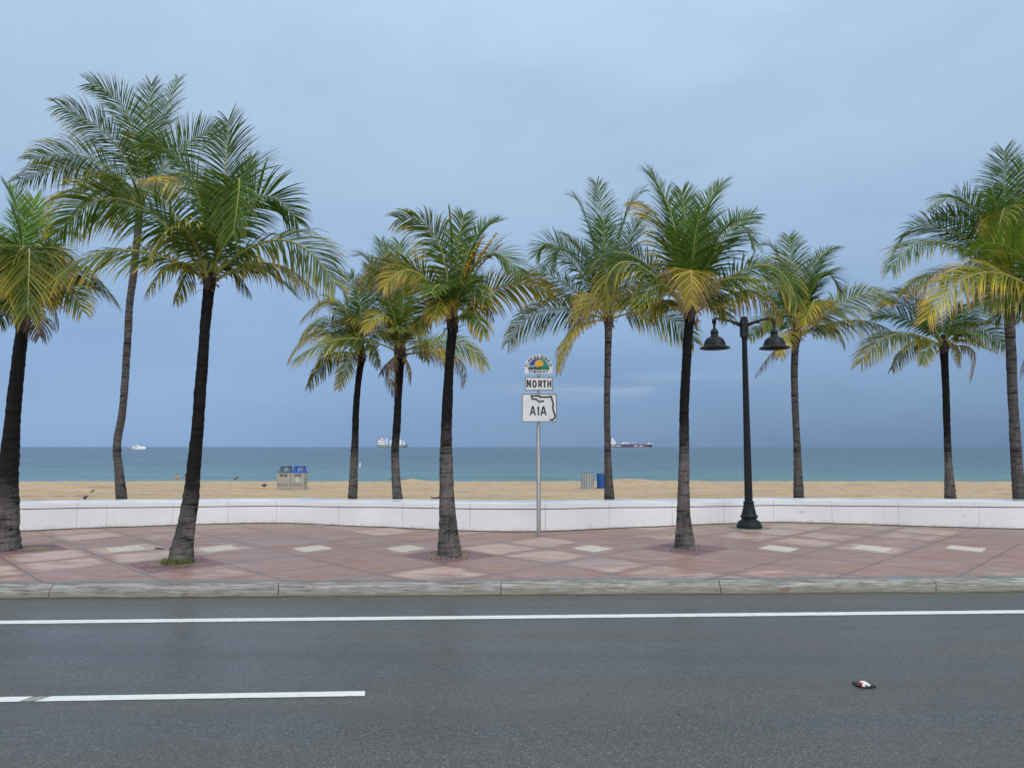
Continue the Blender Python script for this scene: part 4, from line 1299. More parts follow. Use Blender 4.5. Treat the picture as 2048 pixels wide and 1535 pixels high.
# ------------------------------------------------------------------ road sign
SY = 16.2
sx0 = at(1077, 900, SY).x
sg = thing('road_sign', (sx0, SY, 0.15), 'three white road sign plates stacked on a thin grey steel post', 'road sign')
def Sq(zx, zy):
    """enlarged photo pixel of the sign close-up to local x, z"""
    q = at(1000 + zx / 9.03, 690 + zy / 9.03, SY)
    return q.x - sx0, q.z - 0.15
def textmesh(body, bold=0.0):
    cu = bpy.data.curves.new('t', 'FONT')
    cu.body = body
    cu.size = 1.0
    cu.offset = bold
    cu.resolution_u = 6
    ob = bpy.data.objects.new('t', cu)
    COL.objects.link(ob)
    bpy.context.view_layer.update()
    dg = bpy.context.evaluated_depsgraph_get()
    me = bpy.data.meshes.new_from_object(ob.evaluated_get(dg))
    vs = [tuple(v.co) for v in me.vertices]
    fs = [tuple(p_.vertices) for p_ in me.polygons]
    bpy.data.objects.remove(ob)
    bpy.data.curves.remove(cu)
    bpy.data.meshes.remove(me)
    return vs, fs
def letters(mb, body, x0, x1, z0, z1, y, mi=0, bold=0.0):
    """text filling the box x0..x1, z0..z1 on a plane facing -Y"""
    vs, fs = textmesh(body, bold)
    ax = min(v[0] for v in vs); bx = max(v[0] for v in vs); az = min(v[1] for v in vs); bz_ = max(v[1] for v in vs)
    mb.add([(x0 + (v[0] - ax) / (bx - ax) * (x1 - x0), y, z0 + (v[1] - az) / (bz_ - az) * (z1 - z0)) for v in vs], fs, mi)
def rrect(x0, x1, z0, z1, r_, n=6):
    out = []
    for cx, cz, a0 in ((x1 - r_, z0 + r_, -90), (x1 - r_, z1 - r_, 0), (x0 + r_, z1 - r_, 90), (x0 + r_, z0 + r_, 180)):
        for i in range(n + 1):
            a = R(a0 + 90 * i / n)
            out.append((cx + r_ * math.cos(a), cz + r_ * math.sin(a)))
    return out
def ringpoly(mb, outer, inner, y, mi=0):
    n = len(outer)
    mb.add([(p_[0], y, p_[1]) for p_ in outer] + [(p_[0], y, p_[1]) for p_ in inner], [(i, (i + 1) % n, (i + 1) % n + n, i + n) for i in range(n)], mi)
def stroke(mb, pts, wd, y, mi=0):
    for a, b in zip(pts[:-1], pts[1:]):
        dx, dz = b[0] - a[0], b[1] - a[1]
        l = math.hypot(dx, dz)
        ux, uz = dx / l, dz / l
        px_, pz_ = -uz * wd / 2, ux * wd / 2
        e = wd * 0.30
        mb.add([(a[0] - ux * e + px_, y, a[1] - uz * e + pz_), (a[0] - ux * e - px_, y, a[1] - uz * e - pz_), (b[0] + ux * e - px_, y, b[1] + uz * e - pz_), (b[0] + ux * e + px_, y, b[1] + uz * e + pz_)], [(0, 1, 2, 3)], mi)
        y -= 0.0002
GL = {   # highway lettering as strokes in a unit box
    'N': [[(0, 0), (0, 1)], [(0, 1), (1, 0)], [(1, 0), (1, 1)]],
    'O': [[(0, .28), (0, .72), (.12, .92), (.36, 1), (.64, 1), (.88, .92), (1, .72), (1, .28), (.88, .08), (.64, 0), (.36, 0), (.12, .08), (0, .28)]],
    'R': [[(0, 0), (0, 1), (.62, 1), (.90, .92), (1, .75), (.90, .56), (.62, .48), (0, .48)], [(.52, .48), (1, 0)]],
    'T': [[(0, 1), (1, 1)], [(.5, 1), (.5, 0)]],
    'H': [[(0, 0), (0, 1)], [(1, 0), (1, 1)], [(0, .5), (1, .5)]],
    'A': [[(0, 0), (.42, 1), (.58, 1), (1, 0)], [(.18, .30), (.82, .30)]],
    '1': [[(0, .80), (.75, 1), (.75, 0)]],
    'I': [[(.5, 0), (.5, 1)]],
    'G': [[(1, .74), (.88, .92), (.64, 1), (.36, 1), (.12, .92), (0, .72), (0, .28), (.12, .08), (.36, 0), (.64, 0), (.88, .08), (1, .26), (1, .46), (.58, .46)]],
    'W': [[(0, 1), (.24, 0), (.5, .85), (.76, 0), (1, 1)]],
    'Y': [[(0, 1), (.5, .48), (1, 1)], [(.5, .48), (.5, 0)]],
    'F': [[(0, 0), (0, 1), (1, 1)], [(0, .52), (.8, .52)]],
    'L': [[(0, 1), (0, 0), (1, 0)]],
    'D': [[(0, 0), (0, 1), (.55, 1), (.88, .88), (1, .65), (1, .35), (.88, .12), (.55, 0), (0, 0)]],
    'S': [[(.98, .80), (.80, .96), (.5, 1), (.2, .95), (.03, .76), (.18, .57), (.5, .5), (.82, .43), (.97, .25), (.80, .05), (.5, 0), (.2, .04), (.02, .20)]],
    'C': [[(1, .74), (.88, .92), (.64, 1), (.36, 1), (.12, .92), (0, .72), (0, .28), (.12, .08), (.36, 0), (.64, 0), (.88, .08), (1, .26)]],
    'E': [[(1, 1), (0, 1), (0, 0), (1, 0)], [(0, .52), (.8, .52)]],
}
def glyph(mb, ch, x0, x1, z0, z1, wd, y, tf=None):
    h = wd / 2
    for st_ in GL[ch]:
        pts = [(x0 + h + (x1 - x0 - wd) * a, z0 + h + (z1 - z0 - wd) * b) for a, b in st_]
        if tf: pts = [tf(*p_) for p_ in pts]
        stroke(mb, pts, wd, y)
        y -= 0.00013
d = MB()
zp = Sq(700, 300)[1]
d.lathe([(0.046, -0.02), (0.046, 2.35), (0.030, 2.36), (0.030, zp)], 18)
d.lathe([(0.050, 0.0), (0.052, 0.03)], 18)
# local post behind plates
d.build('post', M['galv'], sg)
YF = -0.062        # plate faces stand just in front of the post
def plate(name, poly, y0=YF):
    mb = MB()
    mb.prism_xz(poly, y0, y0 + 0.004)
    return mb.build(name, M['sign_white'], sg)
# scenic highway plate, round topped
(xa, zb), (xb, zt_) = Sq(446, 516), Sq(945, 176)
cx = (xa + xb) / 2; rad = (xb - xa) / 2
zs = zt_ - rad * 0.98
dome = [(xa, zb), (xb, zb)] + [(cx + rad * math.cos(R(a)), zs + rad * 0.98 * math.sin(R(a))) for a in range(0, 181, 6)]
p1 = plate('scenic_plate', dome)
em = MB()
y = YF - 0.003
(ex0, ez0), (ex1, ez1) = Sq(507, 450), Sq(890, 235)
ecx = (ex0 + ex1) / 2
er = (ex1 - ex0) / 2; eh = ez1 - ez0
def epoint(a, f=1.0): return (ecx + er * f * math.cos(a), ez0 + eh * f * math.sin(a))
left = [(ecx, ez0)] + [epoint(R(a)) for a in range(90, 181, 6)]
right = [(ecx, ez0)] + [epoint(R(a)) for a in range(0, 91, 6)]
em.add([(p_[0], y, p_[1]) for p_ in left], [tuple(range(len(left)))], 0)
em.add([(p_[0], y, p_[1]) for p_ in right], [tuple(range(len(right)))], 1)
# green land, pale shore, road, sun with rays
y -= 0.0015
land = [Sq(640, 448), Sq(882, 448), Sq(876, 405), Sq(800, 400), Sq(745, 388)]
em.add([(p_[0], y, p_[1]) for p_ in land], [tuple(range(5))], 2)
shore = [Sq(512, 430), Sq(600, 418), Sq(640, 398), Sq(560, 385), Sq(516, 390)]
em.add([(p_[0], y, p_[1]) for p_ in shore], [tuple(range(5))], 2)
for q in range(5):
    c_ = Sq(530 + q * 20, 378 + (q % 2) * 10)
    em.add([(c_[0] + 0.014 * math.cos(i * PI / 4), y - 0.0004 - q * 0.0001, c_[1] + 0.009 * math.sin(i * PI / 4)) for i in range(8)], [tuple(range(8))], 4)
y -= 0.0015
sc_ = Sq(703, 350)
sr = abs(Sq(770, 350)[0] - sc_[0])
pts_ = []
for i in range(32):
    a = R(-10 + 200 * i / 31)
    f_ = 1.42 if i % 2 else 1.0
    pts_.append((sc_[0] + sr * f_ * math.cos(a), sc_[1] + sr * f_ * math.sin(a)))
lowl = Sq(640, 392); lowr = Sq(765, 388)
pts_ += [lowl, lowr]
em.add([(p_[0], y, p_[1]) for p_ in [sc_] + pts_], [(0, 1 + i, 1 + (i + 1) % len(pts_)) for i in range(len(pts_))], 3)
y -= 0.0015
road_ = [Sq(510, 447), Sq(690, 447), Sq(705, 420), Sq(775, 386), Sq(690, 392), Sq(600, 415)]
em.add([(p_[0], y, p_[1]) for p_ in road_], [(0, 1, 2, 5), (5, 2, 3, 4)], 5)
y -= 0.0008
stroke(em, [Sq(580, 447), Sq(640, 422), Sq(700, 402)], 0.005, y, 4)
em.build('emblem', [M['blue'], M['teal'], M['green'], M['yellow'], M['sign_white'], M['sign_black']], p1)
lt = MB()
y = YF - 0.003
x0_, z0_ = Sq(524, 503); x1_, z1_ = Sq(872, 462)
xx = 524
for ch, wz in zip('HIGHWAY', (40, 20, 42, 40, 56, 46, 42)):
    a_, b_ = Sq(xx, 503), Sq(xx + wz, 462)
    glyph(lt, ch, a_[0], b_[0], a_[1], b_[1], 0.0145, y)
    xx += wz + 9.5
word = 'FLORIDA SCENIC'
angs = [163, 151, 139, 127, 117.5, 107, 95, 0, 77, 66, 54, 42, 31.5, 20]
r1 = er + 0.016
for ch, a in zip(word, angs):
    if ch == ' ': continue
    a = R(a); q = a - PI / 2
    w_ = 0.016 if ch == 'I' else 0.044
    def tf(lx, lz):
        return (ecx + r1 * math.cos(a) + lx * math.cos(q) - lz * math.sin(q), ez0 + r1 * 1.06 * math.sin(a) + 0.004 + lx * math.sin(q) + lz * math.cos(q))
    glyph(lt, ch, -w_ / 2, w_ / 2, 0.0, 0.056, 0.0145, y, tf)
lt.build('lettering', M['sign_black'], p1)
# direction plate
(xa, zb), (xb, zt_) = Sq(448, 825), Sq(957, 578)
p2 = plate('direction_plate', rrect(xa, xb, zb, zt_, 0.03))
bd = MB(); ringpoly(bd, rrect(xa + 0.004, xb - 0.004, zb + 0.004, zt_ - 0.004, 0.027), rrect(xa + 0.017, xb - 0.017, zb + 0.017, zt_ - 0.017, 0.018), YF - 0.003)
bd.build('border', M['sign_black'], p2)
lt = MB()
def lbox(ch, zx0, zx1, zy0, zy1, wd=0.030):
    a = Sq(zx0, zy1); b = Sq(zx1, zy0)
    glyph(lt, ch, a[0], b[0], a[1], b[1], wd, YF - 0.003)
lbox('N', 478, 558, 622, 768, 0.032)
for ch, a, b in (('O', 582, 660), ('R', 690, 760), ('T', 765, 838), ('H', 852, 924)):
    lbox(ch, a, b, 638, 768)
lt.build('lettering', M['sign_black'], p2)
# route plate with the state outline
(xa, zb), (xb, zt_) = Sq(394, 1390), Sq(1024, 878)
p3 = plate('route_plate', rrect(xa, xb, zb, zt_, 0.032))
bd = MB(); ringpoly(bd, rrect(xa + 0.004, xb - 0.004, zb + 0.004, zt_ - 0.004, 0.029), rrect(xa + 0.017, xb - 0.017, zb + 0.017, zt_ - 0.017, 0.02), YF - 0.003)
bd.build('border', M['sign_black'], p3)
so_ = MB()
east = [(560, 920), (705, 920), (715, 938), (880, 940), (886, 929), (920, 929), (960, 1070), (949, 1130), (963, 1190), (990, 1260), (986, 1315), (940, 1354), (904, 1344)]
west = [(566, 922), (578, 972), (650, 977), (712, 1027), (760, 1008), (788, 1016)]
stroke(so_, [Sq(*p_) for p_ in east], 0.034, YF - 0.003)
stroke(so_, [Sq(*p_) for p_ in west], 0.032, YF - 0.0062)
so_.build('state_outline', M['sign_black'], p3)
lt = MB()
lbox('A', 538, 644, 1102, 1272, 0.031)
lbox('1', 668, 708, 1102, 1272, 0.031)
lbox('A', 728, 838, 1102, 1272, 0.031)
lt.build('lettering', M['sign_black'], p3)
bo = MB()
for zx, zy in ((700, 205), (700, 480), (700, 600), (700, 800), (700, 900), (700, 1370), (516, 1000), (902, 1003), (516, 1270), (902, 1274)):
    a = Sq(zx, zy)
    n_ = len(bo.v)
    bo.lathe([(0.008, 0.0), (0.008, 0.004), (0.003, 0.006)], 8)
    for q in range(n_, len(bo.v)):
        x, yy, z = bo.v[q]
        bo.v[q] = (a[0] + x, YF - z, a[1] + yy)
for zy in (550, 855):
    a = Sq(703, zy)
    bo.box((a[0] - 0.04, -0.056, a[1] - 0.02), (a[0] + 0.04, 0.05, a[1] + 0.02))
bo.build('brackets', M['galv'], sg)

# ------------------------------------------------------------------ double litter and recycling bin on the sand
BY = 36.4
bx0 = at(581, 960, BY).x
db = thing('litter_bin', (bx0, BY, -0.02), 'double stone bin with a slate lid and a blue lid on the sand', 'bin')
u_ = BY / FPX / 17.06
def Bq(zx, zy):
    return (zx - 870) * u_, at(581, 910 + zy / 17.06, BY).z + 0.02
bt, bb = Bq(0, 600)[1], 0.0
d = MB()
d.box((Bq(408, 0)[0], 0.0, 0.03), (Bq(866, 0)[0], 0.62, bt))
d.box((Bq(874, 0)[0], 0.0, 0.03), (Bq(1333, 0)[0], 0.62, bt))
d.box((Bq(420, 0)[0], 0.02, 0.0), (Bq(1320, 0)[0], 0.60, 0.035))
d.build('cabinet', M['bin_stone'], db, bevel=0.012)
for xa, xb, mt, nm in ((415, 868, 'slate', 'slate_lid'), (880, 1345, 'bin_blue', 'blue_lid')):
    d = MB()
    z2 = Bq(0, 545)[1]
    xl, xr = Bq(xa, 0)[0], Bq(xb, 0)[0]
    d.add([(xl, -0.02, bt + 0.003), (xr, -0.02, bt + 0.003), (xr, 0.64, bt + 0.003), (xl, 0.64, bt + 0.003), (xl + 0.03, 0.05, z2), (xr - 0.03, 0.05, z2), (xr - 0.03, 0.57, z2), (xl + 0.03, 0.57, z2)],
          [(3, 2, 1, 0), (4, 5, 6, 7), (0, 1, 5, 4), (1, 2, 6, 5), (2, 3, 7, 6), (3, 0, 4, 7)])
    lo_ = d.build('lid', M[mt], db, bevel=0.01)
    hz = Bq(0, 388)[1]
    h_ = MB()
    ix0, ix1 = Bq(xa + 55, 0)[0], Bq(xb - 45, 0)[0]
    tx0, tx1 = Bq(xa + 85, 0)[0], Bq(xb - 65, 0)[0]
    for yy in (0.10, 0.46):
        h_.add([(ix0, yy, z2 - 0.01), (ix0 + 0.06, yy, z2 - 0.01), (tx0 + 0.05, yy, hz - 0.06), (tx1 - 0.05, yy, hz - 0.06), (ix1 - 0.06, yy, z2 - 0.01), (ix1, yy, z2 - 0.01), (tx1, yy, hz), (tx0, yy, hz)] +
               [(ix0, yy + 0.05, z2 - 0.01), (ix0 + 0.06, yy + 0.05, z2 - 0.01), (tx0 + 0.05, yy + 0.05, hz - 0.06), (tx1 - 0.05, yy + 0.05, hz - 0.06), (ix1 - 0.06, yy + 0.05, z2 - 0.01), (ix1, yy + 0.05, z2 - 0.01), (tx1, yy + 0.05, hz), (tx0, yy + 0.05, hz)],
               [(0, 1, 2, 7), (7, 2, 3, 6), (3, 4, 5, 6), (8, 15, 10, 9), (15, 14, 11, 10), (11, 14, 13, 12), (0, 7, 15, 8), (7, 6, 14, 15), (6, 5, 13, 14), (1, 9, 10, 2), (2, 10, 11, 3), (3, 11, 12, 4)])
    h_.box((tx0, 0.10, hz + 0.001), (tx1, 0.51, hz + 0.02))
    h_.build('hood', M[mt], lo_)
    if nm == 'blue_lid':
        st_ = MB()
        c_ = Bq(1240, 455)
        st_.add([(c_[0] + 0.075 * math.cos(i * PI / 8), 0.094, c_[1] + 0.085 * math.sin(i * PI / 8)) for i in range(16)] + [(c_[0] + 0.075 * math.cos(i * PI / 8), 0.099, c_[1] + 0.085 * math.sin(i * PI / 8)) for i in range(16)],
                [tuple(range(16))] + [(i, i + 16, (i + 1) % 16 + 16, (i + 1) % 16) for i in range(16)], 0)
        st_.add([(c_[0] + 0.03 * math.cos(i * PI / 5), 0.091, c_[1] + 0.02 * math.sin(i * PI / 5)) for i in range(10)], [tuple(range(10))], 1)
        st_.build('sticker', [M['hull_plum'], M['white']], lo_)
for xa, xb in ((515, 748), (995, 1228)):
    d = MB()
    a, b = Bq(xa, 712), Bq(xb, 650)
    d.box((a[0], -0.012, a[1]), (b[0], 0.005, b[1]))
    pl = d.build('label_plate', M['sign_black'], db)
    d = MB()
    if xa == 515:
        letters(d, 'TRASH', Bq(585, 0)[0], Bq(690, 0)[0], Bq(0, 698)[1], Bq(0, 668)[1], -0.016)
    else:
        letters(d, 'RECYCLING', Bq(1020, 0)[0], Bq(1205, 0)[0], Bq(0, 700)[1], Bq(0, 672)[1], -0.016)
    d.build('lettering', M['sign_white'], pl)
for xa, xb in ((415, 800), (900, 1285)):
    d = MB()
    a, b = Bq(xa, 1045), Bq(xb, 945)
    d.box((a[0], -0.008, a[1]), (b[0], 0.01, b[1]))
    d.build('access_panel', M['bin_stone_dark'], db, bevel=0.004)
d = MB()
c_ = Bq(1105, 835)
er_ = 72 * u_
d.add([(c_[0] + er_ * math.cos(i * PI / 16), -0.006, c_[1] + er_ * math.sin(i * PI / 16)) for i in range(32)], [tuple(range(32))], 0)
for q in range(3):
    a0 = R(100 + q * 120)
    arc = [(c_[0] + er_ * 0.55 * math.cos(a0 + R(t_)), c_[1] + er_ * 0.55 * math.sin(a0 + R(t_))) for t_ in range(0, 91, 15)]
    stroke(d, arc, 0.02, -0.008 - q * 0.0015, 1)
d.build('recycling_emblem', [M['pale_green'], M['green']], db)
d = MB()
for zy in (820, 930):
    c_ = Bq(1338, zy)
    d.box((c_[0], 0.1, c_[1] - 0.02), (c_[0] + 0.045, 0.16, c_[1] + 0.02))
d.build('hinges', M['sign_black'], db)

# ------------------------------------------------------------------ two slatted beach barrels
def barrel(px, py, wpx, hpx, mt, label, Y):
    b_ = ground(px, py, sand_z(0, Y))
    b_ = at(px, py, Y)
    r_ = thing('slatted_bin', (b_.x, Y, sand_z(b_.x, Y) - 0.02), label, 'bin', 'slatted bins on the sand')
    rad = wpx * Y / FPX / 2; h = at(px, py - hpx, Y).z - sand_z(b_.x, Y) + 0.02
    d = MB()
    n = 18
    for q in range(n):
        a = 2 * PI * (q + 0.5) / n
        c_, s_ = math.cos(a), math.sin(a)
        hw = rad * math.pi / n * 0.70
        pts_ = []
        for rr_ in (rad - 0.025, rad):
            for t_ in (-hw, hw):
                pts_.append((rr_ * c_ - t_ * s_, rr_ * s_ + t_ * c_))
        d.add([(p_[0], p_[1], 0.0) for p_ in pts_] + [(p_[0], p_[1], h) for p_ in pts_],
              [(0, 1, 5, 4), (3, 2, 6, 7), (2, 0, 4, 6), (1, 3, 7, 5), (4, 5, 7, 6), (0, 2, 3, 1)])
    d.build('slats', M[mt], r_)
    d = MB(); d.lathe([(rad - 0.05, 0.01), (rad - 0.05, h - 0.03), (rad - 0.07, h - 0.03), (rad - 0.07, 0.1)], 24, cap=False)
    d.lathe([(rad - 0.03, h - 0.06), (rad - 0.012, h + 0.015), (rad - 0.03, h + 0.02), (rad - 0.06, h - 0.02)], 24, cap=False)
    d.build('liner', M['slate'], r_)
    d = MB()
    for zz_ in (h * 0.12, h * 0.88):
        d.lathe([(rad - 0.027, zz_ - 0.02), (rad - 0.027, zz_ + 0.02)], 24, cap=False)
    d.build('hoops', M['galv'], r_)
    return r_
barrel(1175, 976.5, 26, 31, 'slat_grey', 'grey slatted round bin on the sand right of the sign', 37.0)
barrel(1205, 976.5, 22, 30, 'slat_blue', 'blue slatted round bin half hidden by a palm trunk', 37.0)

# ------------------------------------------------------------------ ships
def hull(mb, st_, mi=0):
    """st_: stations (x, half breadth at deck, half breadth at water, keel z, deck z)"""
    vs, fs = [], []
    for x, bd_, bw, zk, zd, xo in st_:
        vs += [(x, -bw, zk), (x + xo, -bd_, zd), (x + xo, bd_, zd), (x, bw, zk)]
    for i in range(len(st_) - 1):
        for j in range(4):
            j2 = (j + 1) % 4
            fs.append((i * 4 + j, (i + 1) * 4 + j, (i + 1) * 4 + j2, i * 4 + j2))
    fs.append((0, 1, 2, 3)); n = len(st_) - 1
    fs.append((n * 4 + 3, n * 4 + 2, n * 4 + 1, n * 4))
    mb.add(vs, fs, mi)
SEA = -2.0
Yc = 4600.0
mpp = Yc / FPX / (2048 / 110.0)
cxo = at(730 + 1000 / 18.62, 892, Yc).x
cs = thing('cargo_ship', (cxo, Yc, SEA), 'white and grey green cargo ship on the horizon behind the middle palms', 'ship')
X = lambda zx: (zx - 1000) * mpp
Z = lambda zy: max(0.2, (603 - zy) * mpp)
d = MB()
hull(d, [(X(470), 12, 9, 2.5, Z(500), X(418) - X(470)), (X(560), 14, 13, 2.0, Z(500), -2), (X(700), 14, 14, 2.0, Z(505), 0), (X(1300), 14, 14, 2.0, Z(505), 0), (X(1480), 13, 10, 2.0, Z(490), 4), (X(1570), 4, 1, 2.0, Z(470), 7)])
d.build('hull', M['hull_grey'], cs)
d = MB()
hull(d, [(X(540), 12.6, 8, -3, 3.2, -4), (X(700), 14.1, 14, -3, 3.2, 0), (X(1300), 14.1, 14, -3, 3.2, 0), (X(1480), 11, 8, -3, 3.2, 1), (X(1570), 2, 1, -3, 3.2, 1)])
d.build('boot_stripe', M['hull_dark'], cs)
d = MB()
d.box((X(470), -11, Z(500)), (X(760), 11, Z(465)))
d.box((X(515), -12, Z(466)), (X(735), 12, Z(375)))
d.box((X(490), -10, Z(376)), (X(700), 10, Z(345)))
d.box((X(590), -9, Z(346)), (X(680), 9, Z(270)))
d.box((X(615), -1, Z(272)), (X(630), 1, Z(235)))
d.build('superstructure', M['white'], cs)
d = MB()
d.box((X(500), -6, Z(347)), (X(575), 6, Z(285)))
d.box((X(620), -12.3, Z(352)), (X(690), -9.2, Z(312)))
d.build('funnel', M['orange'], cs)
for px0, zt_, j0, j1, jz in ((790, 270, 690, 800, 340), (930, 370, 915, 1060, 355), (1130, 340, 1010, 1140, 350), (1300, 310, 1290, 1470, 365)):
    d = MB()
    d.box((X(px0), -3, Z(500)), (X(px0 + 42), 3, Z(zt_)))
    d.box((X(j0), -1.2, Z(jz + 14)), (X(j1), 1.2, Z(jz - 8)))
    d.build('deck_crane', M['white'], cs)
d = MB()
d.box((X(1260), -11, Z(500)), (X(1360), 11, Z(420)))
d.box((X(1410), -9, Z(495)), (X(1490), 9, Z(420)))
d.build('deck_house', M['white'], cs)
d = MB()
for q in range(9):
    d.box((X(530 + q * 22), -12.4, Z(440)), (X(541 + q * 22), -12.0, Z(428)))
    d.box((X(530 + q * 22), -12.4, Z(405)), (X(541 + q * 22), -12.0, Z(393)))
d.build('windows', M['glass_dark'], cs)

Yt = 5200.0
mpp = Yt / FPX / (2048 / 130.0)
txo = at(1200 + 1000 / 15.75, 892, Yt).x
ts = thing('tanker_ship', (txo, Yt, SEA), 'long dark plum tanker with white bridge on the horizon right of the sign', 'ship')
Z = lambda zy: max(0.2, (528 - zy) * mpp)
d = MB()
hull(d, [(X(190), 12, 8, 3, Z(440), -6), (X(300), 20, 18, 3, Z(440), 0), (X(500), 22, 22, 3, Z(440), 0), (X(1400), 22, 22, 3, Z(440), 0), (X(1570), 17, 12, 3, Z(436), 2), (X(1635), 6, 2, 3, Z(444), 2)])
d.build('hull', M['hull_plum'], ts)
d = MB()
hull(d, [(X(190), 12.3, 8, -3, 5.5, 0), (X(300), 20.3, 18, -3, 5.5, 0), (X(1400), 22.3, 22, -3, 5.5, 0), (X(1570), 15, 11, -3, 5.5, 1), (X(1640), 4, 2, -3, 5.5, 1)])
d.build('boot_stripe', M['hull_red'], ts)
d = MB()
d.box((X(230), -16, Z(440)), (X(490), 16, Z(425)))
d.box((X(250), -17, Z(426)), (X(485), 17, Z(330)))
d.box((X(330), -20, Z(335)), (X(492), 20, Z(315)))
d.box((X(378), -3, Z(316)), (X(440), 3, Z(275)))
d.box((X(382), -1.5, Z(276)), (X(402), 1.5, Z(240)))
d.build('superstructure', M['white'], ts)
d = MB()
for q in range(5):
    d.box((X(345 + q * 28), -20.5, Z(330)), (X(360 + q * 28), -20.0, Z(320)))
d.build('windows', M['glass_dark'], ts)
d = MB()
d.box((X(580), -8, Z(440)), (X(625), 8, Z(415)))
d.box((X(680), -8, Z(441)), (X(755), 8, Z(410)))
d.box((X(700), -1.5, Z(398)), (X(910), 1.5, Z(374)))
d.box((X(885), -2, Z(440)), (X(912), 2, Z(375)))
d.box((X(720), -1.5, Z(412)), (X(735), 1.5, Z(396)))
d.box((X(1430), -16, Z(439)), (X(1600), 16, Z(427)))
d.box((X(1590), -7, Z(430)), (X(1640), 7, Z(410)))
d.build('deck_gear', M['white'], ts)
d = MB()
d.box((X(500), -10, Z(440)), (X(1420), 10, Z(424)))
d.box((X(920), -4, Z(425)), (X(1400), 4, Z(414)))
d.build('pipework', simple('pipe_mauve', (0.22, 0.19, 0.28), 0.6, scale=0.1), ts)
for zx, zt_ in ((1048, 362), (1125, 362), (1285, 395), (1535, 345)):
    d = MB()
    d.box((X(zx - 7), -1.5, Z(440)), (X(zx + 7), 1.5, Z(zt_)))
    d.build('mast', M['white'], ts)
d = MB()
# block lettering on the side, too far off to read in the photo: rows of pale upright strokes
rnd = random.Random(4)
for a, b in ((262, 330), (350, 455), (490, 650), (1060, 1165), (1215, 1340)):
    x = a
    while x < b:
        w_ = rnd.choice((10, 14, 18))
        z1_ = rnd.choice((462, 470, 470))
        d.box((X(x), -22.6, Z(502)), (X(min(b, x + w_)), -22.3, Z(z1_)))
        x += w_ + 6
d.build('hull_lettering', M['white'], ts)

Yy = 1220.0
mpp = Yy / FPX / (2048 / 240.0)
yxo = at(240 + 300 / 8.533, 897, Yy).x
ya = thing('motor_yacht', (yxo, Yy, SEA), 'small white motor yacht near the horizon on the left', 'boat')
X = lambda zx: (zx - 300) * mpp
Z = lambda zy: (238 - zy) * mpp
d = MB()
hull(d, [(X(198), 0.6, 0.2, -0.3, Z(203), X(143) - X(198)), (X(230), 2.4, 1.6, -0.3, Z(206), -2.2), (X(290), 3.2, 3.0, -0.3, Z(208), 0), (X(425), 3.2, 3.0, -0.3, Z(211), 0), (X(445), 3.0, 2.8, -0.3, Z(213), X(465) - X(445))])
d.build('hull', M['white'], ya)
d = MB()
def slab(x0, x1, x2, x3, z0, z1, hw):
    d.add([(x0, -hw, z0), (x3, -hw, z0), (x3, hw, z0), (x0, hw, z0), (x1, -hw * .9, z1), (x2, -hw * .9, z1), (x2, hw * .9, z1), (x1, hw * .9, z1)],
          [(3, 2, 1, 0), (4, 5, 6, 7), (0, 1, 5, 4), (1, 2, 6, 5), (2, 3, 7, 6), (3, 0, 4, 7)])
slab(X(212), X(240), X(405), X(430), Z(211), Z(194), 2.6)
slab(X(232), X(248), X(312), X(322), Z(195), Z(178), 2.2)
d.box((X(288), -0.5, Z(179)), (X(300), 0.5, Z(166)))
d.box((X(293), -0.1, Z(167)), (X(295), 0.1, Z(150)))
d.box((X(320), -2.3, Z(193.8)), (X(385), 2.3, Z(190)))
d.build('cabin', M['white'], ya)
d = MB()
d.box((X(262), -2.62, Z(207)), (X(325), -2.50, Z(200)))
d.box((X(250), -2.22, Z(190)), (X(300), -2.12, Z(184)))
d.build('windows', M['glass_dark'], ya)

# swim area buoy
by = at(720, 931, 150.0)
d = MB()
bo_ = thing('marker_buoy', (by.x, 150.0, SEA), 'white upright marker buoy standing in the water', 'buoy')
d.lathe([(0.05, -0.4), (0.16, -0.3), (0.17, 0.05), (0.13, 0.10), (0.12, 0.72), (0.10, 0.80), (0.03, 0.84)], 16)
d.build('float', M['white'], bo_)
d = MB(); d.lathe([(0.124, 0.45), (0.126, 0.46), (0.126, 0.56), (0.124, 0.57)], 16, cap=False)
d.build('band', M['orange'], bo_)

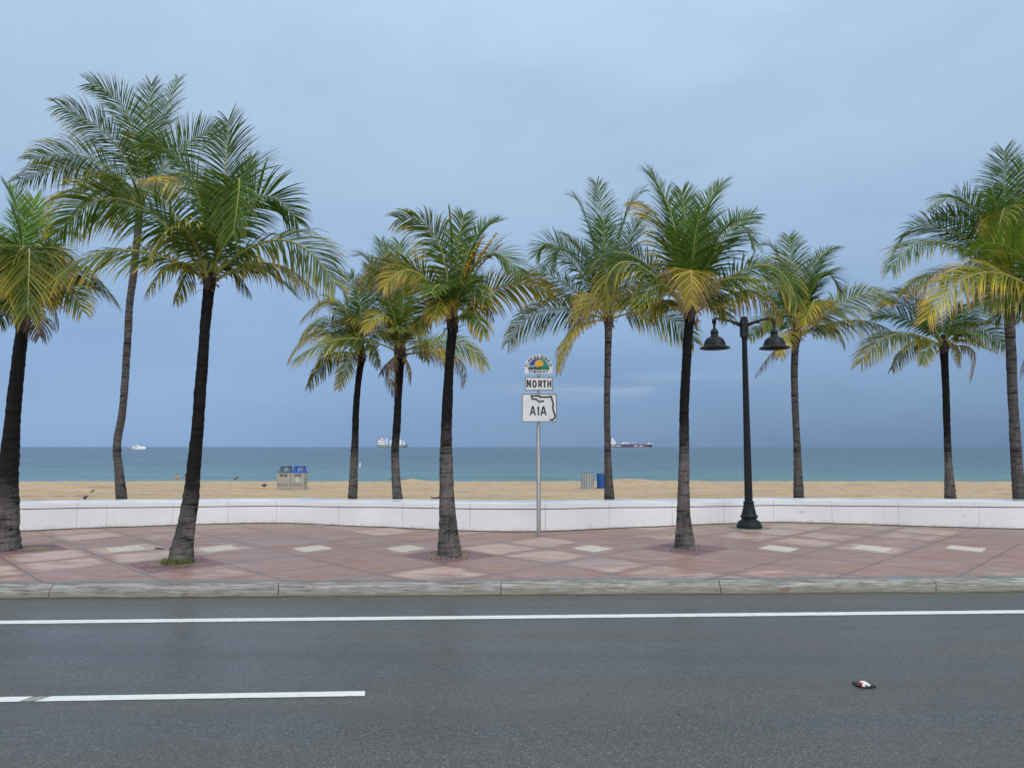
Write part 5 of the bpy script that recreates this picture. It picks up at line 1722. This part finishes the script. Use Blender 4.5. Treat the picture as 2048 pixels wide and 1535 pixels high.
# ------------------------------------------------------------------ bathers
def bather(px, py, label, face, arms_out, Y, dz):
    dz += 0.16
    p_ = at(px, py, Y)
    r_ = thing('person', (p_.x, Y, SEA), label, 'person', None, rz=face)
    # joints: z relative to the water surface; the body stands on the seabed below
    j = {'pel': (0, 0, -0.32 + dz), 'waist': (0, 0.01, -0.12 + dz), 'chest': (0, 0, 0.14 + dz), 'neckb': (0, 0.01, 0.30 + dz), 'neck': (0, 0.0, 0.37 + dz), 'head': (0, -0.015, 0.46 + dz), 'crown': (0, 0.0, 0.57 + dz)}
    names = list(j)
    V = [j[n_] for n_ in names]
    Rr = [0.15, 0.135, 0.15, 0.09, 0.055, 0.085, 0.07]
    E_ = [(i, i + 1) for i in range(len(V) - 1)]
    def chain(start, pts_, rads):
        last = start
        for q, rd in zip(pts_, rads):
            V.append(q); Rr.append(rd); E_.append((last, len(V) - 1)); last = len(V) - 1
        return last
    ax_ = 0.42 if arms_out else 0.30
    for sgn in (-1, 1):
        h_ = chain(2, [(sgn * 0.18, 0, 0.24 + dz), (sgn * (0.22 + 0.08 * arms_out), -0.02, 0.05 + dz), (sgn * ax_, -0.16, -0.05), (sgn * (ax_ + 0.03), -0.24, -0.07)], [0.06, 0.045, 0.034, 0.03])
        for q in range(5):
            a = R(-40 + 20 * q)
            chain(h_, [(sgn * (ax_ + 0.03) + 0.06 * math.sin(a), -0.24 - 0.07 * math.cos(a), -0.08), (sgn * (ax_ + 0.03) + 0.08 * math.sin(a), -0.24 - 0.11 * math.cos(a), -0.09)], [0.011, 0.009])
        chain(0, [(sgn * 0.10, 0, -0.42 + dz), (sgn * 0.11, -0.04, -0.80 + dz), (sgn * 0.11, 0.02, -1.18 + dz), (sgn * 0.11, -0.12, -1.22 + dz)], [0.095, 0.062, 0.045, 0.04])
    me = bpy.data.meshes.new('body')
    me.from_pydata(V, E_, [])
    me.materials.append(M['skin'])
    o = bpy.data.objects.new('body', me); COL.objects.link(o)
    o.parent = r_
    sk = o.modifiers.new('skin', 'SKIN'); sk.use_smooth_shade = True
    for i, rd in enumerate(Rr):
        me.skin_vertices[0].data[i].radius = (rd, rd * (0.75 if i < 4 else 1.0))
    me.skin_vertices[0].data[0].use_root = True
    o.modifiers.new('sub', 'SUBSURF').levels = 1
    o.modifiers['sub'].render_levels = 1
    d = MB()
    prof_ = [(0.02, 0.605), (0.06, 0.592), (0.088, 0.555), (0.097, 0.50), (0.092, 0.45), (0.06, 0.42)]
    n = 16
    vs, fs = [], []
    for rd, z in prof_:
        for q in range(n):
            a = 2 * PI * q / n
            cut = 0.05 if (math.sin(a) < -0.2 and z < 0.54) else 0.0
            vs.append((rd * math.cos(a), 0.012 + cut + rd * math.sin(a) * (1.0 if math.sin(a) > 0 else 0.85), z + dz))
    for i in range(len(prof_) - 1):
        for q in range(n):
            fs.append((i * n + q, i * n + (q + 1) % n, (i + 1) * n + (q + 1) % n, (i + 1) * n + q))
    d.add(vs, fs, 0, True)
    d.build('hair', M['hair'], r_)
    d = MB()
    d.lathe([(0.165, -0.45), (0.172, -0.34), (0.160, -0.20), (0.158, -0.17)], 20, c=(0, 0, dz), cap=False)
    d.build('swimwear', M['swim'], r_)
    return r_
bather(354, 957, 'pale bather standing chest deep in the water, left of the leaning palm trunk', R(20), 1, 92.0, 0.0)
bather(368.5, 957, 'dark haired bather in the water half hidden by the leaning palm trunk', R(-60), 0, 92.5, -0.1)

# ------------------------------------------------------------------ birds
def bird(pos, length, face, mat_, label, pitch=0.0, upright=0.0, legs=True):
    r_ = thing('bird', pos, label, 'bird', None, rz=face)
    L = length
    # spine from tail tip to beak tip along local +X
    spine = [(-0.52, 0.30, 0.02, 0.008), (-0.36, 0.33, 0.05, 0.018), (-0.22, 0.37, 0.085, 0.06), (-0.06, 0.42, 0.125, 0.125), (0.10, 0.47, 0.125, 0.135), (0.22, 0.55, 0.085, 0.09), (0.29, 0.63, 0.062, 0.068),
             (0.35, 0.68, 0.068, 0.07), (0.41, 0.68, 0.050, 0.05), (0.45, 0.665, 0.018, 0.018), (0.54, 0.645, 0.004, 0.004)]
    vs, fs = [], []
    n = 12
    for x, z, ry, rz_ in spine:
        ry *= 1.55; rz_ *= 1.6 if x < 0.3 else 1.2
        z += upright * (x + 0.1)
        for q in range(n):
            a = 2 * PI * q / n
            vs.append((x * L, ry * L * math.cos(a), (z + rz_ * math.sin(a)) * L))
    for i in range(len(spine) - 1):
        for q in range(n):
            fs.append((i * n + q, i * n + (q + 1) % n, (i + 1) * n + (q + 1) % n, (i + 1) * n + q))
    d = MB(); d.add(vs, fs, 0, True)
    d.add(vs[:n], [tuple(range(n))]); d.add(vs[-n:], [tuple(range(n - 1, -1, -1))])
    d.build('body', M[mat_], r_)
    d = MB()
    for sgn in (-1, 1):
        y = sgn * 0.055 * L
        d.tube([(0.02 * L, y, 0.36 * L), (-0.02 * L, y, 0.17 * L), (0.01 * L, y, 0.01 * L)], [0.022 * L, 0.012 * L, 0.011 * L], 6)
        for a in (-0.5, 0, 0.5, PI):
            d.tube([(0.01 * L, y, 0.012 * L), (0.01 * L + 0.09 * L * math.cos(a), y + 0.09 * L * math.sin(a), 0.006 * L)], [0.009 * L, 0.005 * L], 5)
    d.build('legs', M['bird_leg'], r_)
    d = MB()
    for sgn in (-1, 1):
        d.add([(0.16 * L, sgn * 0.125 * L, 0.52 * L), (0.10 * L, sgn * 0.135 * L, 0.38 * L), (-0.20 * L, sgn * 0.10 * L, 0.33 * L), (-0.42 * L, sgn * 0.045 * L, 0.33 * L), (-0.15 * L, sgn * 0.105 * L, 0.44 * L)], [(0, 1, 2, 4), (4, 2, 3)])
    d.build('wings', M['feather'], r_)
    return r_
p_ = at(170, 995, 18.2)
yb = wall_y(p_.x) + 0.72
p_ = at(170, 997, yb)
bird(Vector((p_.x, yb, wall_top(p_.x) - 0.006)), 0.17, R(-8), 'feather', 'dark bird standing on top of the white wall', upright=-0.12)
p_ = ground(184, 987, 0.0)
bird(Vector((p_.x, p_.y, 0.02)), 0.22, R(30), 'feather_b', 'small brown bird standing on the sand beyond the wall', upright=0.1)
p_ = at(472, 966, 52.0)
bird(Vector((p_.x, 52.0, sand_z(p_.x, 52.0) + 0.10)), 0.34, R(15), 'feather', 'black bird at the top of the sand against the water', upright=0.15)
p_ = ground(528, 976, -0.02)
bird(Vector((p_.x, p_.y, sand_z(p_.x, p_.y))), 0.36, R(-10), 'feather', 'dark bird feeding on the sand left of the double bin', upright=-0.45)

# ------------------------------------------------------------------ litter
p_ = ground(1727, 1368, 0.0)
lt_ = thing('crushed_packet', (p_.x, p_.y, 0.004), 'crushed black, red and white packet lying on the road', 'litter')
mpx = p_.y / FPX / 20.48
def Lq(zx, zy, z):
    q = ground(1680 + zx / 20.48, 1340 + zy / 20.48, z)
    return (q.x - p_.x, q.y - p_.y, z)
d = MB()
out = [(490, 465), (700, 445), (960, 440), (1250, 520), (1390, 590), (1490, 645), (1180, 690), (860, 670), (650, 600)]
top = [Lq(x, y, 0.0186 if 2 <= i <= 4 else 0.012) for i, (x, y) in enumerate(out)]
ctr = Lq(950, 550, 0.0279)
V = top + [(a[0], a[1], 0.0) for a in top] + [ctr]
n = len(out)
F = [(i, (i + 1) % n, 2 * n) for i in range(n)] + [(i, i + n, (i + 1) % n + n, (i + 1) % n) for i in range(n)]
d.add(V, F)
d.build('flap', M['litter_black'], lt_)
d = MB()
wp = [Lq(790, 440, 0.0291), Lq(1000, 440, 0.0273), Lq(1250, 590, 0.0248), Lq(1150, 600, 0.0285), Lq(1070, 560, 0.0310), Lq(1030, 598, 0.0298), Lq(900, 588, 0.0298), Lq(960, 545, 0.0335)]
d.add(wp + [(a[0], a[1], 0.012) for a in wp], [(0, 1, 2, 3, 4, 5, 6, 7)] + [(i, i + 8, (i + 1) % 8 + 8, (i + 1) % 8) for i in range(8)])
d.build('white_face', M['litter_white'], lt_)
d = MB()
rp = [Lq(750, 450, 0.0273), Lq(945, 545, 0.0335), Lq(890, 600, 0.0310), Lq(720, 500, 0.0248)]
d.add(rp + [(a[0], a[1], 0.012) for a in rp], [(0, 1, 2, 3)] + [(i, i + 4, (i + 1) % 4 + 4, (i + 1) % 4) for i in range(4)])
d.build('red_face', M['litter_red'], lt_)

# a thin stick on the pavement and scraps of leaf on the road
a, b = ground(310, 1096, 0.155), ground(328, 1098, 0.155)
d = MB(); d.tube([a + Vector((0, 0, 0.006)), a.lerp(b, 0.5) + Vector((0, 0, 0.014)), b + Vector((0, 0, 0.006))], [0.011, 0.013, 0.007], 6)
o = d.build('stick', M['twig'])
tag(o, 'thin dark stick lying on the pavement left of the leaning palm', 'stick')
d = MB()
rnd = random.Random(9)
spots = [(1643, 1293), (1834, 1293), (1900, 1277), (1867, 1517), (1866, 1408), (1357, 1427), (1138, 1196), (297, 1215), (214, 1321), (1639, 1493), (1275, 1488), (2040, 1459), (1778, 1142), (1077, 1080)]
for px, py in spots:
    z_ = 0.154 if py < 1150 else 0.006
    c_ = ground(px, py, z_)
    l = rnd.uniform(0.012, 0.035); a = rnd.uniform(-0.4, 0.4)
    ux, uy = math.cos(a), math.sin(a)
    d.add([c_ + Vector((-ux * l, -uy * l, 0.002)), c_ + Vector((0, -0.007, 0.006)), c_ + Vector((ux * l, uy * l, 0.003)), c_ + Vector((0, 0.008, 0.004))], [(0, 1, 2, 3)])
o = d.build('leaf_litter', M['twig'])
tag(o, 'scattered dark scraps of dry leaf on the road and pavement', 'leaf litter', kind='stuff')
